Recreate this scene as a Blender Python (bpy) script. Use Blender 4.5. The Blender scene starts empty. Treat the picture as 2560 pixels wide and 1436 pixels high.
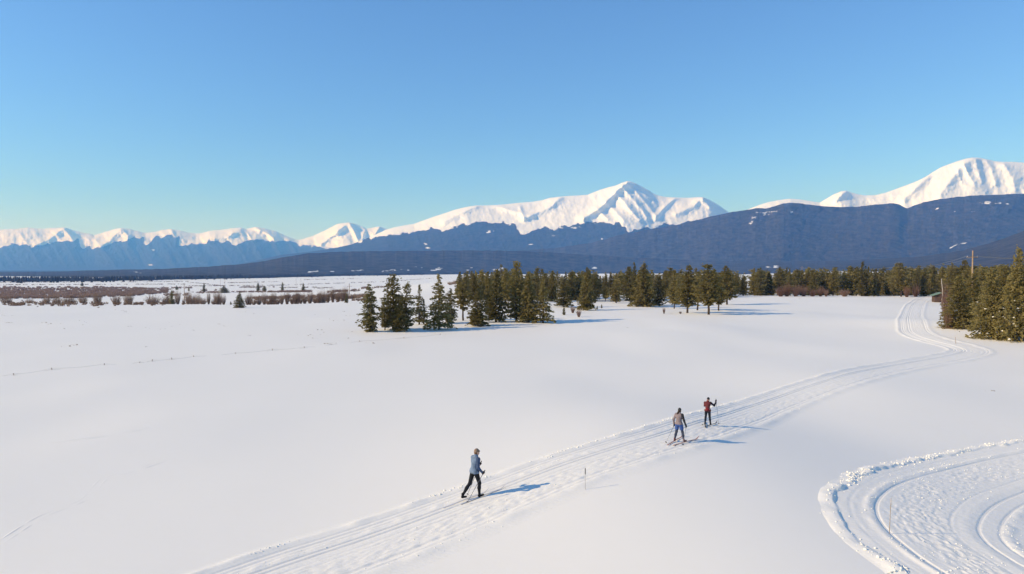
import bpy, math, random
import numpy as np
from mathutils import Vector

# ------------------------------------------------------------------ camera, sky, sun, exposure
SC = bpy.context.scene
COL = SC.collection
CAM_Z = 8.5
PITCH = math.radians(1.54)
F_PX = 1707.0                      # focal length in pixels of the 2560 px wide photograph
cam = bpy.data.cameras.new('camera')
cam.sensor_width = 36.0
cam.lens = 24.0
cam.clip_start = 0.5
cam.clip_end = 120000.0
cam_ob = bpy.data.objects.new('camera', cam)
COL.objects.link(cam_ob)
cam_ob.location = (0, 0, CAM_Z)
cam_ob.rotation_euler = (math.radians(90) - PITCH, 0, 0)
SC.camera = cam_ob

SUN_EL = math.radians(28.0)
SUN_PHI = math.radians(12.6)       # sun stands to the left, a little behind the camera
to_sun = Vector((-math.cos(SUN_EL) * math.cos(SUN_PHI), -math.cos(SUN_EL) * math.sin(SUN_PHI), math.sin(SUN_EL)))
world = bpy.data.worlds.new('World')
SC.world = world
world.use_nodes = True
wn = world.node_tree
wn.nodes.clear()
sky = wn.nodes.new('ShaderNodeTexSky')
sky.sky_type = 'NISHITA'
sky.sun_disc = False
sky.sun_elevation = SUN_EL
sky.sun_rotation = math.atan2(to_sun.x, to_sun.y) % (2 * math.pi)
sky.altitude = 4000
sky.air_density = 1.8
sky.dust_density = 0.0
sky.ozone_density = 10.0
bg = wn.nodes.new('ShaderNodeBackground')
bg.inputs['Strength'].default_value = 0.15
wo = wn.nodes.new('ShaderNodeOutputWorld')
hs = wn.nodes.new('ShaderNodeHueSaturation')
hs.inputs['Saturation'].default_value = 0.985
hs.inputs['Value'].default_value = 1.06
wn.links.new(sky.outputs[0], hs.inputs['Color'])
wn.links.new(hs.outputs[0], bg.inputs[0])
wn.links.new(bg.outputs[0], wo.inputs[0])
sl = bpy.data.lights.new('sun', 'SUN')
sl.energy = 4.2
sl.angle = math.radians(0.5)
sl.color = (1.0, 0.85, 0.635)
sun = bpy.data.objects.new('sun', sl)
COL.objects.link(sun)
sun.rotation_euler = (-to_sun).to_track_quat('-Z', 'Y').to_euler()
sun.location = (-200, -50, 120)

SC.view_settings.view_transform = 'Standard'
SC.view_settings.look = 'None'
SC.view_settings.exposure = 0.16
SC.view_settings.gamma = 1.0
SC.render.engine = 'CYCLES'
SC.cycles.use_denoising = True
SC.cycles.max_bounces = 6
SC.cycles.diffuse_bounces = 3
SC.cycles.volume_bounces = 1
SC.cycles.transparent_max_bounces = 8

# ------------------------------------------------------------------ helpers
def tag(o, label=None, cat=None, group=None, kind=None):
    if label: o['label'] = label
    if cat: o['category'] = cat
    if group: o['group'] = group
    if kind: o['kind'] = kind
    return o

def mesh_np(name, verts, faces, smooth=False):
    """verts (n,3); faces an (m,k) array or a list of such arrays"""
    me = bpy.data.meshes.new(name)
    verts = np.asarray(verts, np.float32)
    if not isinstance(faces, list): faces = [faces]
    faces = [np.asarray(f, np.int32) for f in faces if len(f)]
    loops = np.concatenate([f.ravel() for f in faces])
    tot = np.concatenate([np.full(len(f), f.shape[1], np.int32) for f in faces])
    start = np.concatenate([[0], np.cumsum(tot)[:-1]]).astype(np.int32)
    me.vertices.add(len(verts)); me.vertices.foreach_set('co', verts.ravel())
    me.loops.add(len(loops)); me.loops.foreach_set('vertex_index', loops)
    me.polygons.add(len(tot)); me.polygons.foreach_set('loop_start', start)
    me.polygons.foreach_set('use_smooth', np.full(len(tot), smooth))
    me.update(calc_edges=True)
    return me

def obj(name, me, mat=None, parent=None, loc=None):
    o = bpy.data.objects.new(name, me)
    COL.objects.link(o)
    if mat is not None and me is not None and len(me.materials) == 0: me.materials.append(mat)
    if parent is not None: o.parent = parent
    if loc is not None: o.location = loc
    return o

def empty(name, loc=(0, 0, 0), rz=0.0, scale=1.0):
    o = bpy.data.objects.new(name, None)
    COL.objects.link(o)
    o.location = loc; o.rotation_euler = (0, 0, rz)
    o.scale = (scale, scale, scale) if not isinstance(scale, tuple) else scale
    o.empty_display_size = 0.3
    return o

class MB:
    """collects simple shapes for one mesh"""
    def __init__(s): s.v = []; s.q = []; s.t = []; s.n = 0
    def add(s, v, q=None, t=None):
        v = np.asarray(v, float).reshape(-1, 3)
        s.v.append(v)
        if q is not None and len(q): s.q.append(np.asarray(q, int) + s.n)
        if t is not None and len(t): s.t.append(np.asarray(t, int) + s.n)
        s.n += len(v)
    def box(s, c, d, rz=0.0):
        c = np.asarray(c, float); h = np.asarray(d, float) / 2
        v = np.array([[x, y, z] for z in (-1, 1) for y in (-1, 1) for x in (-1, 1)]) * h
        cr, sr = math.cos(rz), math.sin(rz)
        v = np.stack([v[:, 0] * cr - v[:, 1] * sr, v[:, 0] * sr + v[:, 1] * cr, v[:, 2]], 1) + c
        s.add(v, [[0, 2, 3, 1], [4, 5, 7, 6], [0, 1, 5, 4], [2, 6, 7, 3], [0, 4, 6, 2], [1, 3, 7, 5]])
    def tube(s, pts, rad, n=6, cap=True):
        pts = np.asarray(pts, float); m = len(pts)
        rad = np.broadcast_to(np.asarray(rad, float), (m,))
        tan = np.gradient(pts, axis=0)
        tan /= np.linalg.norm(tan, axis=1)[:, None] + 1e-9
        ref = np.array([0, 0, 1.0]) if abs(tan[0, 2]) < .9 else np.array([1.0, 0, 0])
        u = np.cross(tan, ref); u /= np.linalg.norm(u, axis=1)[:, None] + 1e-9
        w = np.cross(tan, u)
        a = np.linspace(0, 2 * math.pi, n, endpoint=False)
        v = pts[:, None] + rad[:, None, None] * (np.cos(a)[None, :, None] * u[:, None] + np.sin(a)[None, :, None] * w[:, None])
        q = [[i * n + j, i * n + (j + 1) % n, (i + 1) * n + (j + 1) % n, (i + 1) * n + j] for i in range(m - 1) for j in range(n)]
        t = []
        v = v.reshape(-1, 3)
        if cap:
            v = np.vstack([v, pts[0], pts[-1]])
            t = [[m * n, (j + 1) % n, j] for j in range(n)] + [[m * n + 1, (m - 1) * n + j, (m - 1) * n + (j + 1) % n] for j in range(n)]
        s.add(v, q, t)
    def mesh(s, name, smooth=False):
        f = []
        if s.q: f.append(np.vstack(s.q))
        if s.t: f.append(np.vstack(s.t))
        return mesh_np(name, np.vstack(s.v), f, smooth)

def _hash(ix, iy, seed):
    h = (ix.astype(np.int64) * 374761393 + iy.astype(np.int64) * 668265263 + seed * 1442695041) & 0xFFFFFFFF
    h = ((h ^ (h >> 13)) * 1274126177) & 0xFFFFFFFF
    return ((h ^ (h >> 16)) & 0xFFFFFF) / float(0xFFFFFF)

def noise(x, y, seed=0):
    """smooth value noise, -1..1"""
    x = np.asarray(x, float); y = np.asarray(y, float)
    x, y = np.broadcast_arrays(x, y)
    ix = np.floor(x); iy = np.floor(y)
    fx = x - ix; fy = y - iy
    fx = fx * fx * fx * (fx * (fx * 6 - 15) + 10); fy = fy * fy * fy * (fy * (fy * 6 - 15) + 10)
    a = _hash(ix, iy, seed); b = _hash(ix + 1, iy, seed); c = _hash(ix, iy + 1, seed); d = _hash(ix + 1, iy + 1, seed)
    return ((a * (1 - fx) + b * fx) * (1 - fy) + (c * (1 - fx) + d * fx) * fy) * 2 - 1

def fbm(x, y, seed=0, oct=4, gain=.5):
    s = 0; a = 1.0; n = 0
    for o in range(oct):
        s = s + a * noise(x * 2 ** o + 17.3 * o, y * 2 ** o - 9.1 * o, seed + o * 7); n += a; a *= gain
    return s / n

def sstep(a, b, x):
    t = np.clip((np.asarray(x, float) - a) / (b - a), 0, 1)
    return t * t * (3 - 2 * t)

# ------------------------------------------------------------------ ground relief
_T = [-400, 0, 35, 70, 180, 350, 550, 850, 1350, 2350, 4000, 20000]
_P = [0, 0, -1.0, -3.4, -8, -12, -15, -17, -19, -21, -22, -22]
def gz(x, y):
    """height of the snow surface"""
    x = np.asarray(x, float); y = np.asarray(y, float)
    z = 1.2 * np.exp(-((x - 7.5) / 8.5) ** 2 - ((y - 26) / 13) ** 2)
    z = z + 0.5 * np.exp(-((x - 24) / 9.0) ** 2 - ((y - 47) / 14) ** 2)
    near = 1 - sstep(150, 400, np.hypot(x, y))
    z = z + 0.22 * noise(x / 23 + 3, y / 31 + 7, 5) * near + 0.10 * noise(x / 9, y / 12, 9) * near
    ta = y - 150 + 10 * noise(x / 60, 0.5, 3)
    tb = -(x + 0.05 * y) * 1.5 + np.maximum(0, y - 520)
    k = 25.0
    t = -k * np.logaddexp(-ta / k, -tb / k)
    z = z + np.interp(t, _T, _P)
    z = z - 1.8 * sstep(205, 270, y) * sstep(10, 45, x)
    # low bank under the pines on the right
    z = z + 0.8 * np.exp(-((x - 63) / 10) ** 2 - ((y - 100) / 14) ** 2)
    return z

def ray(px, py):
    dx = (px - 1280) / F_PX; dz = (718 - py) / F_PX
    return np.array([dx, math.cos(PITCH) + dz * math.sin(PITCH), dz * math.cos(PITCH) - math.sin(PITCH)])

_S = np.concatenate([np.arange(8, 160, .1), np.arange(160, 900, .5), np.arange(900, 6000, 5)])
def ground_at(px, py):
    """the point of the snow surface seen at a pixel of the photograph"""
    r = ray(px, py)
    k = max(1e-4, -r[2])
    S = _S[(_S > (CAM_Z - 2.2) / k) & (_S < (CAM_Z + 24) / k)]
    z = CAM_Z + S * r[2] - gz(S * r[0], S * r[1])
    i = int(np.argmax(z <= 0)) if (z <= 0).any() else len(S) - 1
    s = S[i]
    return np.array([s * r[0], s * r[1], float(gz(s * r[0], s * r[1]))])

def at_dist(px, d):
    """the point of the ground at distance d in the column of a pixel"""
    x = (px - 1280) / F_PX * d
    return np.array([x, d, float(gz(x, d))])

def row_of(p):
    y = p[1]; z = p[2] - CAM_Z
    c, s = math.cos(PITCH), math.sin(PITCH)
    return 718 - F_PX * (z * c + y * s) / (y * c - z * s)

# ------------------------------------------------------------------ materials
def new_mat(name):
    m = bpy.data.materials.new(name); m.use_nodes = True
    nt = m.node_tree
    b = nt.nodes['Principled BSDF']
    return m, nt, b

def flat(name, rgb, rough=.7, spec=.3, var=0.0, scale=8.0, metal=0.0):
    m, nt, b = new_mat(name)
    b.inputs['Roughness'].default_value = rough
    b.inputs['Specular IOR Level'].default_value = spec
    b.inputs['Metallic'].default_value = metal
    tc = nt.nodes.new('ShaderNodeTexCoord')
    n = nt.nodes.new('ShaderNodeTexNoise'); n.inputs['Scale'].default_value = scale; n.inputs['Detail'].default_value = 3
    r = nt.nodes.new('ShaderNodeValToRGB')
    v = var
    r.color_ramp.elements[0].position = .3; r.color_ramp.elements[1].position = .7
    r.color_ramp.elements[0].color = (*[c * (1 - v) for c in rgb], 1)
    r.color_ramp.elements[1].color = (*[min(1, c * (1 + v)) for c in rgb], 1)
    nt.links.new(tc.outputs['Object'], n.inputs['Vector'])
    nt.links.new(n.outputs['Fac'], r.inputs[0]); nt.links.new(r.outputs[0], b.inputs['Base Color'])
    return m

def snow_mat(name, bump=.3, fine=6.0, col=(.90, .868, .782)):
    m, nt, b = new_mat(name)
    b.inputs['Roughness'].default_value = .6
    b.inputs['Specular IOR Level'].default_value = .15
    tc = nt.nodes.new('ShaderNodeTexCoord')
    n = nt.nodes.new('ShaderNodeTexNoise'); n.inputs['Scale'].default_value = .09; n.inputs['Detail'].default_value = 5
    r = nt.nodes.new('ShaderNodeValToRGB')
    r.color_ramp.elements[0].position = .3; r.color_ramp.elements[1].position = .7
    r.color_ramp.elements[0].color = (*[c * .985 for c in col], 1)
    r.color_ramp.elements[1].color = (*col, 1)
    nt.links.new(tc.outputs['Object'], n.inputs['Vector']); nt.links.new(n.outputs['Fac'], r.inputs[0])
    nt.links.new(r.outputs[0], b.inputs['Base Color'])
    mp = nt.nodes.new('ShaderNodeMapping'); mp.inputs['Scale'].default_value = (.5, 1.0, 1.0); mp.inputs['Rotation'].default_value = (0, 0, .35)
    nb = nt.nodes.new('ShaderNodeTexNoise'); nb.inputs['Scale'].default_value = fine; nb.inputs['Detail'].default_value = 4
    bp = nt.nodes.new('ShaderNodeBump'); bp.inputs['Strength'].default_value = bump; bp.inputs['Distance'].default_value = .02
    nt.links.new(tc.outputs['Object'], mp.inputs[0]); nt.links.new(mp.outputs[0], nb.inputs['Vector'])
    nt.links.new(nb.outputs['Fac'], bp.inputs['Height'])
    n4 = nt.nodes.new('ShaderNodeTexNoise'); n4.inputs['Scale'].default_value = .45; n4.inputs['Detail'].default_value = 3
    b4 = nt.nodes.new('ShaderNodeBump'); b4.inputs['Strength'].default_value = .35; b4.inputs['Distance'].default_value = .06
    nt.links.new(mp.outputs[0], n4.inputs['Vector']); nt.links.new(n4.outputs['Fac'], b4.inputs['Height'])
    nt.links.new(bp.outputs[0], b4.inputs['Normal']); nt.links.new(b4.outputs[0], b.inputs['Normal'])
    return m

def foliage_mat(name, a, c, vary=.35):
    m, nt, b = new_mat(name)
    b.inputs['Roughness'].default_value = .75
    b.inputs['Specular IOR Level'].default_value = .15
    oi = nt.nodes.new('ShaderNodeObjectInfo')
    tc = nt.nodes.new('ShaderNodeTexCoord')
    n = nt.nodes.new('ShaderNodeTexNoise'); n.inputs['Scale'].default_value = 1.6; n.inputs['Detail'].default_value = 2
    ad = nt.nodes.new('ShaderNodeMath'); ad.operation = 'MULTIPLY_ADD'; ad.inputs[1].default_value = vary; ad.inputs[2].default_value = -vary / 2
    nt.links.new(oi.outputs['Random'], ad.inputs[0])
    a2 = nt.nodes.new('ShaderNodeMath'); a2.operation = 'ADD'
    nt.links.new(n.outputs['Fac'], a2.inputs[0]); nt.links.new(ad.outputs[0], a2.inputs[1])
    r = nt.nodes.new('ShaderNodeValToRGB')
    r.color_ramp.elements[0].position = .3; r.color_ramp.elements[1].position = .75
    r.color_ramp.elements[0].color = (*a, 1); r.color_ramp.elements[1].color = (*c, 1)
    nt.links.new(tc.outputs['Object'], n.inputs['Vector'])
    nt.links.new(a2.outputs[0], r.inputs[0]); nt.links.new(r.outputs[0], b.inputs['Base Color'])
    tl = nt.nodes.new('ShaderNodeBsdfTranslucent'); nt.links.new(r.outputs[0], tl.inputs['Color'])
    ms = nt.nodes.new('ShaderNodeMixShader'); ms.inputs[0].default_value = .42
    out = nt.nodes['Material Output']
    nt.links.new(b.outputs[0], ms.inputs[1]); nt.links.new(tl.outputs[0], ms.inputs[2]); nt.links.new(ms.outputs[0], out.inputs['Surface'])
    return m

def slope_mat(name, dark, light, nscale=.012):
    """snow and forest cover of the mountains; the attribute 'cover' is 1 on open snow and 0 under forest"""
    m, nt, b = new_mat(name)
    b.inputs['Roughness'].default_value = .8
    b.inputs['Specular IOR Level'].default_value = .05
    tc = nt.nodes.new('ShaderNodeTexCoord')
    at = nt.nodes.new('ShaderNodeAttribute'); at.attribute_name = 'cover'
    n1 = nt.nodes.new('ShaderNodeTexNoise'); n1.inputs['Scale'].default_value = nscale; n1.inputs['Detail'].default_value = 6; n1.inputs['Roughness'].default_value = .65
    nt.links.new(tc.outputs['Object'], n1.inputs['Vector'])
    ad = nt.nodes.new('ShaderNodeMath'); ad.operation = 'MULTIPLY_ADD'; ad.inputs[1].default_value = 3.6; ad.inputs[2].default_value = -2.55
    nt.links.new(n1.outputs['Fac'], ad.inputs[0])
    a2 = nt.nodes.new('ShaderNodeMath'); a2.operation = 'ADD'
    cm = nt.nodes.new('ShaderNodeMath'); cm.operation = 'MULTIPLY'; cm.inputs[1].default_value = 2.6
    nt.links.new(at.outputs['Fac'], cm.inputs[0])
    nt.links.new(ad.outputs[0], a2.inputs[0]); nt.links.new(cm.outputs[0], a2.inputs[1])
    rs = nt.nodes.new('ShaderNodeValToRGB')
    rs.color_ramp.elements[0].position = .12; rs.color_ramp.elements[1].position = .9
    nt.links.new(a2.outputs[0], rs.inputs[0])
    n2 = nt.nodes.new('ShaderNodeTexNoise'); n2.inputs['Scale'].default_value = nscale * .8; n2.inputs['Detail'].default_value = 9; n2.inputs['Roughness'].default_value = .72
    nt.links.new(tc.outputs['Object'], n2.inputs['Vector'])
    rf = nt.nodes.new('ShaderNodeValToRGB')
    rf.color_ramp.elements[0].position = .38; rf.color_ramp.elements[1].position = .64
    rf.color_ramp.elements[0].color = (*dark, 1); rf.color_ramp.elements[1].color = (*light, 1)
    nt.links.new(n2.outputs['Fac'], rf.inputs[0])
    # wind-scoured rock on the open snow
    rk = nt.nodes.new('ShaderNodeAttribute'); rk.attribute_name = 'rock'
    n3 = nt.nodes.new('ShaderNodeTexNoise'); n3.inputs['Scale'].default_value = .009; n3.inputs['Detail'].default_value = 8; n3.inputs['Roughness'].default_value = .75
    nt.links.new(tc.outputs['Object'], n3.inputs['Vector'])
    a3 = nt.nodes.new('ShaderNodeMath'); a3.operation = 'ADD'
    nt.links.new(n3.outputs['Fac'], a3.inputs[0]); nt.links.new(rk.outputs['Fac'], a3.inputs[1])
    rr = nt.nodes.new('ShaderNodeValToRGB')
    rr.color_ramp.elements[0].position = .68; rr.color_ramp.elements[1].position = .85
    nt.links.new(a3.outputs[0], rr.inputs[0])
    sm = nt.nodes.new('ShaderNodeMix'); sm.data_type = 'RGBA'
    sm.inputs['A'].default_value = (.90, .875, .82, 1); sm.inputs['B'].default_value = (.30, .27, .25, 1)
    nt.links.new(rr.outputs[0], sm.inputs['Factor'])
    mx = nt.nodes.new('ShaderNodeMix'); mx.data_type = 'RGBA'
    nt.links.new(rs.outputs[0], mx.inputs['Factor']); nt.links.new(rf.outputs[0], mx.inputs['A']); nt.links.new(sm.outputs['Result'], mx.inputs['B'])
    nt.links.new(mx.outputs['Result'], b.inputs['Base Color'])
    return m

M = {}
M['snow'] = snow_mat('field_snow', .25, 3.0)
M['trail'] = snow_mat('groomed_snow', .55, 14.0)
M['clod'] = snow_mat('clod_snow', .2, 20.0)
M['mountain'] = slope_mat('mountain_cover', (.022, .024, .018), (.066, .060, .046))
M['forest'] = slope_mat('forest_slope_cover', (.026, .023, .017), (.088, .074, .056), .02)
M['bark'] = flat('bark', (.085, .060, .042), .9, .1, .35, 6)
M['pine'] = foliage_mat('pine_needles', (.215, .175, .062), (.37, .305, .118))
M['spruce'] = foliage_mat('spruce_needles', (.165, .142, .056), (.30, .255, .105))
M['willow'] = foliage_mat('willow_twigs', (.18, .12, .085), (.33, .235, .17))
M['redwillow'] = foliage_mat('red_willow_twigs', (.22, .125, .09), (.36, .23, .165))
M['thicket'] = foliage_mat('thicket_twigs', (.21, .14, .105), (.34, .235, .18))
M['farwood'] = flat('distant_needles', (.045, .040, .034), .9, .05, .3, .05)
M['dry'] = foliage_mat('dry_grass', (.24, .17, .09), (.40, .30, .17))
M['polewood'] = flat('weathered_pole', (.36, .25, .16), .8, .2, .2, 3)
M['postwood'] = flat('fence_wood', (.42, .33, .24), .9, .1, .3, 9)
M['wire'] = flat('wire', (.22, .22, .22), .5, .5, .05, 5, .6)
M['ceramic'] = flat('insulator', (.55, .52, .48), .35, .5, .1, 5)

# ------------------------------------------------------------------ ground sheet
def build_ground():
    az = np.radians(np.linspace(-62, 62, 620))
    r = [2.0]
    while r[-1] < 150: r.append(r[-1] * 1.0085 + .02)
    while r[-1] < 9000: r.append(r[-1] * 1.02)
    r = np.array(r)
    A, R = np.meshgrid(az, r)
    X = R * np.sin(A); Y = R * np.cos(A)
    Z = gz(X, Y)
    n, m = X.shape
    idx = np.arange(n * m).reshape(n, m)
    f = np.stack([idx[:-1, :-1], idx[:-1, 1:], idx[1:, 1:], idx[1:, :-1]], -1).reshape(-1, 4)
    me = mesh_np('ground', np.stack([X, Y, Z], -1).reshape(-1, 3), f[:, ::-1], True)
    tag(obj('ground', me, M['snow']), 'white snow covered ground of the field and valley', kind='structure')
build_ground()

# ------------------------------------------------------------------ mountains
def curve(pts, x):
    p = np.array(pts, float)
    return np.interp(x, p[:, 0], p[:, 1])

def smooth1(a, n):
    k = np.hanning(n + 2)[1:-1]; k /= k.sum()
    return np.convolve(np.pad(a, n // 2, mode='edge'), k, 'valid')[:len(a)]

def mountain(name, label, sky_pts, D0, D, mat, tree=None, patches=(), spurs=(), amp=120., wl=120., shear=.5,
             fine=25., seed=1, step=1.6, rows=110, gpow=1.15, x0=-520, x1=3080, r2=.2, ridged=True, apron=None, slant=.5, rock=None, jag=0.0, tree_jag=5.0):
    px = np.arange(x0, x1, step)
    row = curve(sky_pts, px) + jag * fbm(px / 14, 0.3, seed + 50, 4)
    e1 = np.array([ray(a, b)[2] / ray(a, b)[1] for a, b in zip(px, row)])       # slope of sight to the crest
    d0 = curve(D0, px); d1 = curve(D, px)
    tanx = np.array([ray(a, b)[0] / ray(a, b)[1] for a, b in zip(px, row)])
    zf = np.array(gz(tanx * d0, d0)) - 4.0
    e0 = (zf - CAM_Z) / d0
    t = np.linspace(0, 1, rows)
    T, PX = np.meshgrid(t, px, indexing='ij')
    g = T ** gpow
    E = e0[None] + (e1 - e0)[None] * g
    dd = d0[None] + (d1 - d0)[None] * T
    ROW = 718 + F_PX * (-(E * math.cos(PITCH) + math.sin(PITCH))) / (math.cos(PITCH) - E * math.sin(PITCH))
    dn = curve(sky_pts, PX.ravel()).reshape(PX.shape)
    down = ROW - dn                                     # rows below the crest
    u = (PX - shear * down) / wl
    v = down / (wl * 1.6)
    # spurs and gullies that run down the fall line
    rid = 1 - np.abs(fbm(u, v * .35, seed, 4, .55)) * 2.0
    if not ridged: rid = fbm(u, v * .6, seed, 4, .5) * 1.2
    rid2 = 1 - np.abs(fbm(u * 3.1, v * .5 + 4, seed + 3, 3, .5)) * 2.0
    env = sstep(-2, 14, down) * sstep(0, .25, T)
    P = -amp * rid * env - amp * r2 * rid2 * env + fine * (fbm(PX / 9, ROW / 7, seed + 9, 4, .6) + 2.2 * fbm((PX + ROW) / 26, (ROW - .3 * PX) / 20, seed + 13, 4, .55)) * env
    for (pts, w, a) in spurs:
        p = np.array(pts, float)
        best = np.full(PX.shape, 1e9); side = np.zeros(PX.shape)
        for (xa, ya), (xb, yb) in zip(p[:-1], p[1:]):
            ux, uy = xb - xa, yb - ya; L2 = ux * ux + uy * uy
            k = np.clip(((PX - xa) * ux + (ROW - ya) * uy) / L2, 0, 1)
            best = np.minimum(best, np.hypot(PX - xa - k * ux, ROW - ya - k * uy))
        P = P - a * np.exp(-(best / w) ** 1.5) * sstep(-3, 6, down)
    dd = dd + P
    X = tanx[None] * dd; Y = dd; Z = CAM_Z + dd * E
    if apron:            # level wooded ground that leads up to the foot
        X[0] = tanx * apron; Y = Y.copy(); Y[0] = apron; Z[0] = gz(tanx * apron, np.full_like(tanx, apron)) + 2.5
    # the far side falls away behind the crest
    back = []
    for k, (fd, fz) in enumerate(((.02, .93), (.06, .75), (.14, .35), (.24, -.02))):
        db = dd[-1] * (1 + fd)
        back.append(np.stack([tanx * db, db, (Z[-1] - zf) * fz + zf], -1))
    V = np.concatenate([np.stack([X, Y, Z], -1), np.array(back)], 0)
    n, m = V.shape[:2]
    idx = np.arange(n * m).reshape(n, m)
    f = np.stack([idx[:-1, :-1], idx[:-1, 1:], idx[1:, 1:], idx[1:, :-1]], -1).reshape(-1, 4)
    me = mesh_np(name, V.reshape(-1, 3), f, True)
    # cover: 1 open snow, 0 forest
    cov = np.zeros(V.shape[:2])
    if tree is not None:
        ts = np.interp(PX + slant * (ROW - 595), px, smooth1(curve(tree, px), int(11 / step)))
        tr = ts + tree_jag * fbm(PX / 15, ROW / 16, seed + 21, 4) * 1.6
        cov[:rows] = 1 - sstep(-5.5, 5.5, ROW - tr)
        cov[rows:] = 1
    for (cx, cy, rx, ry, s) in patches:
        q = np.exp(-(((PX - cx) / rx) ** 2 + ((ROW - cy + s * (PX - cx)) / ry) ** 2)) * (.62 + 1.1 * fbm(PX / 6.5 + cx, ROW / 2.6, seed + 77, 3))
        cov[:rows] = np.maximum(cov[:rows], np.clip(q, 0, .62))
    rk = np.zeros(V.shape[:2])
    rk[:] = -.2
    if rock is not None:
        for (cx, cy, rx, ry, s, a) in rock:
            rk[:rows] = np.maximum(rk[:rows], -.2 + (a + .07) * np.exp(-((PX - cx) / rx) ** 2 - ((ROW - cy + s * (PX - cx)) / ry) ** 2))
    for nm, arr in (('cover', cov), ('rock', rk)):
        at = me.attributes.new(nm, 'FLOAT', 'POINT')
        at.data.foreach_set('value', arr.ravel().astype(np.float32))
    return tag(obj(name, me, mat), label, kind='structure')

C = lambda d: [(-600, d), (3200, d)]
# far range on the left
mountain('mountain_range', 'distant snowy mountain range along the left horizon',
    [(-520, 600), (-400, 588), (-300, 582), (-200, 590), (-110, 579), (-50, 584), (0, 575), (40, 572), (70, 570), (105, 572), (130, 570), (160, 569), (185, 576), (205, 581), (235, 588),
     (262, 580), (285, 573), (303, 571), (325, 573), (345, 578), (362, 583), (385, 580), (405, 575), (428, 573), (450, 577), (475, 583), (500, 583),
     (525, 578), (550, 575), (578, 571), (602, 570), (618, 572), (640, 568), (662, 571), (690, 578), (715, 590), (735, 598), (748, 600), (762, 597), (785, 590),
     (805, 580), (825, 570), (845, 560), (862, 557), (874, 556), (890, 561), (908, 568), (916, 573), (930, 570), (948, 567), (962, 571), (980, 576), (1010, 575), (1060, 580), (1150, 590), (1400, 600), (1800, 605), (2500, 600), (3080, 600)],
    C(13000), C(20000), M['mountain'], apron=5200,
    tree=[(-520, 630), (-200, 612), (0, 622), (25, 616), (45, 606), (70, 612), (95, 617), (120, 612), (150, 607), (178, 606), (196, 600), (205, 612), (222, 620), (232, 612), (244, 622), (262, 616), (285, 606), (318, 602), (330, 594), (345, 590),  # forest cover reaches higher between summits, partly painting the bluish shadow there
          (362, 598), (374, 612), (384, 596), (402, 589), (425, 584), (445, 594), (456, 614), (480, 612), (520, 604), (580, 606), (606, 614), (622, 600), (650, 598), (668, 606), (700, 604), (725, 607), (745, 609), (770, 612), (800, 618), (850, 624), (890, 614), (930, 606), (990, 600), (1200, 610), (3080, 620)],
    patches=[(383, 626, 6, 2.5, 0), (375, 663, 6, 2.5, 0)],
    spurs=[([(303, 571), (285, 590), (250, 618)], 9, 520), ([(303, 571), (320, 590), (318, 612)], 7, 400), ([(160, 569), (175, 590), (190, 615)], 9, 520), ([(160, 569), (120, 600), (90, 612)], 8, 480),
           ([(602, 570), (570, 590), (500, 606)], 10, 520), ([(640, 568), (690, 600)], 8, 500), ([(872, 556), (835, 585), (800, 612)], 9, 660), ([(874, 556), (890, 590), (900, 618)], 7, 560), ([(915, 573), (905, 600), (900, 615)], 6, 480),
           ([(428, 573), (440, 600)], 7, 440), ([(948, 567), (930, 600)], 7, 440)],
    amp=520, wl=95, shear=.6, r2=.10, fine=80, seed=11, x1=2200, rows=110, gpow=1.1, jag=1.5, tree_jag=6.0, rock=[(870, 580, 60, 25, 0, .12), (300, 590, 300, 20, 0, .05)])
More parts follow.
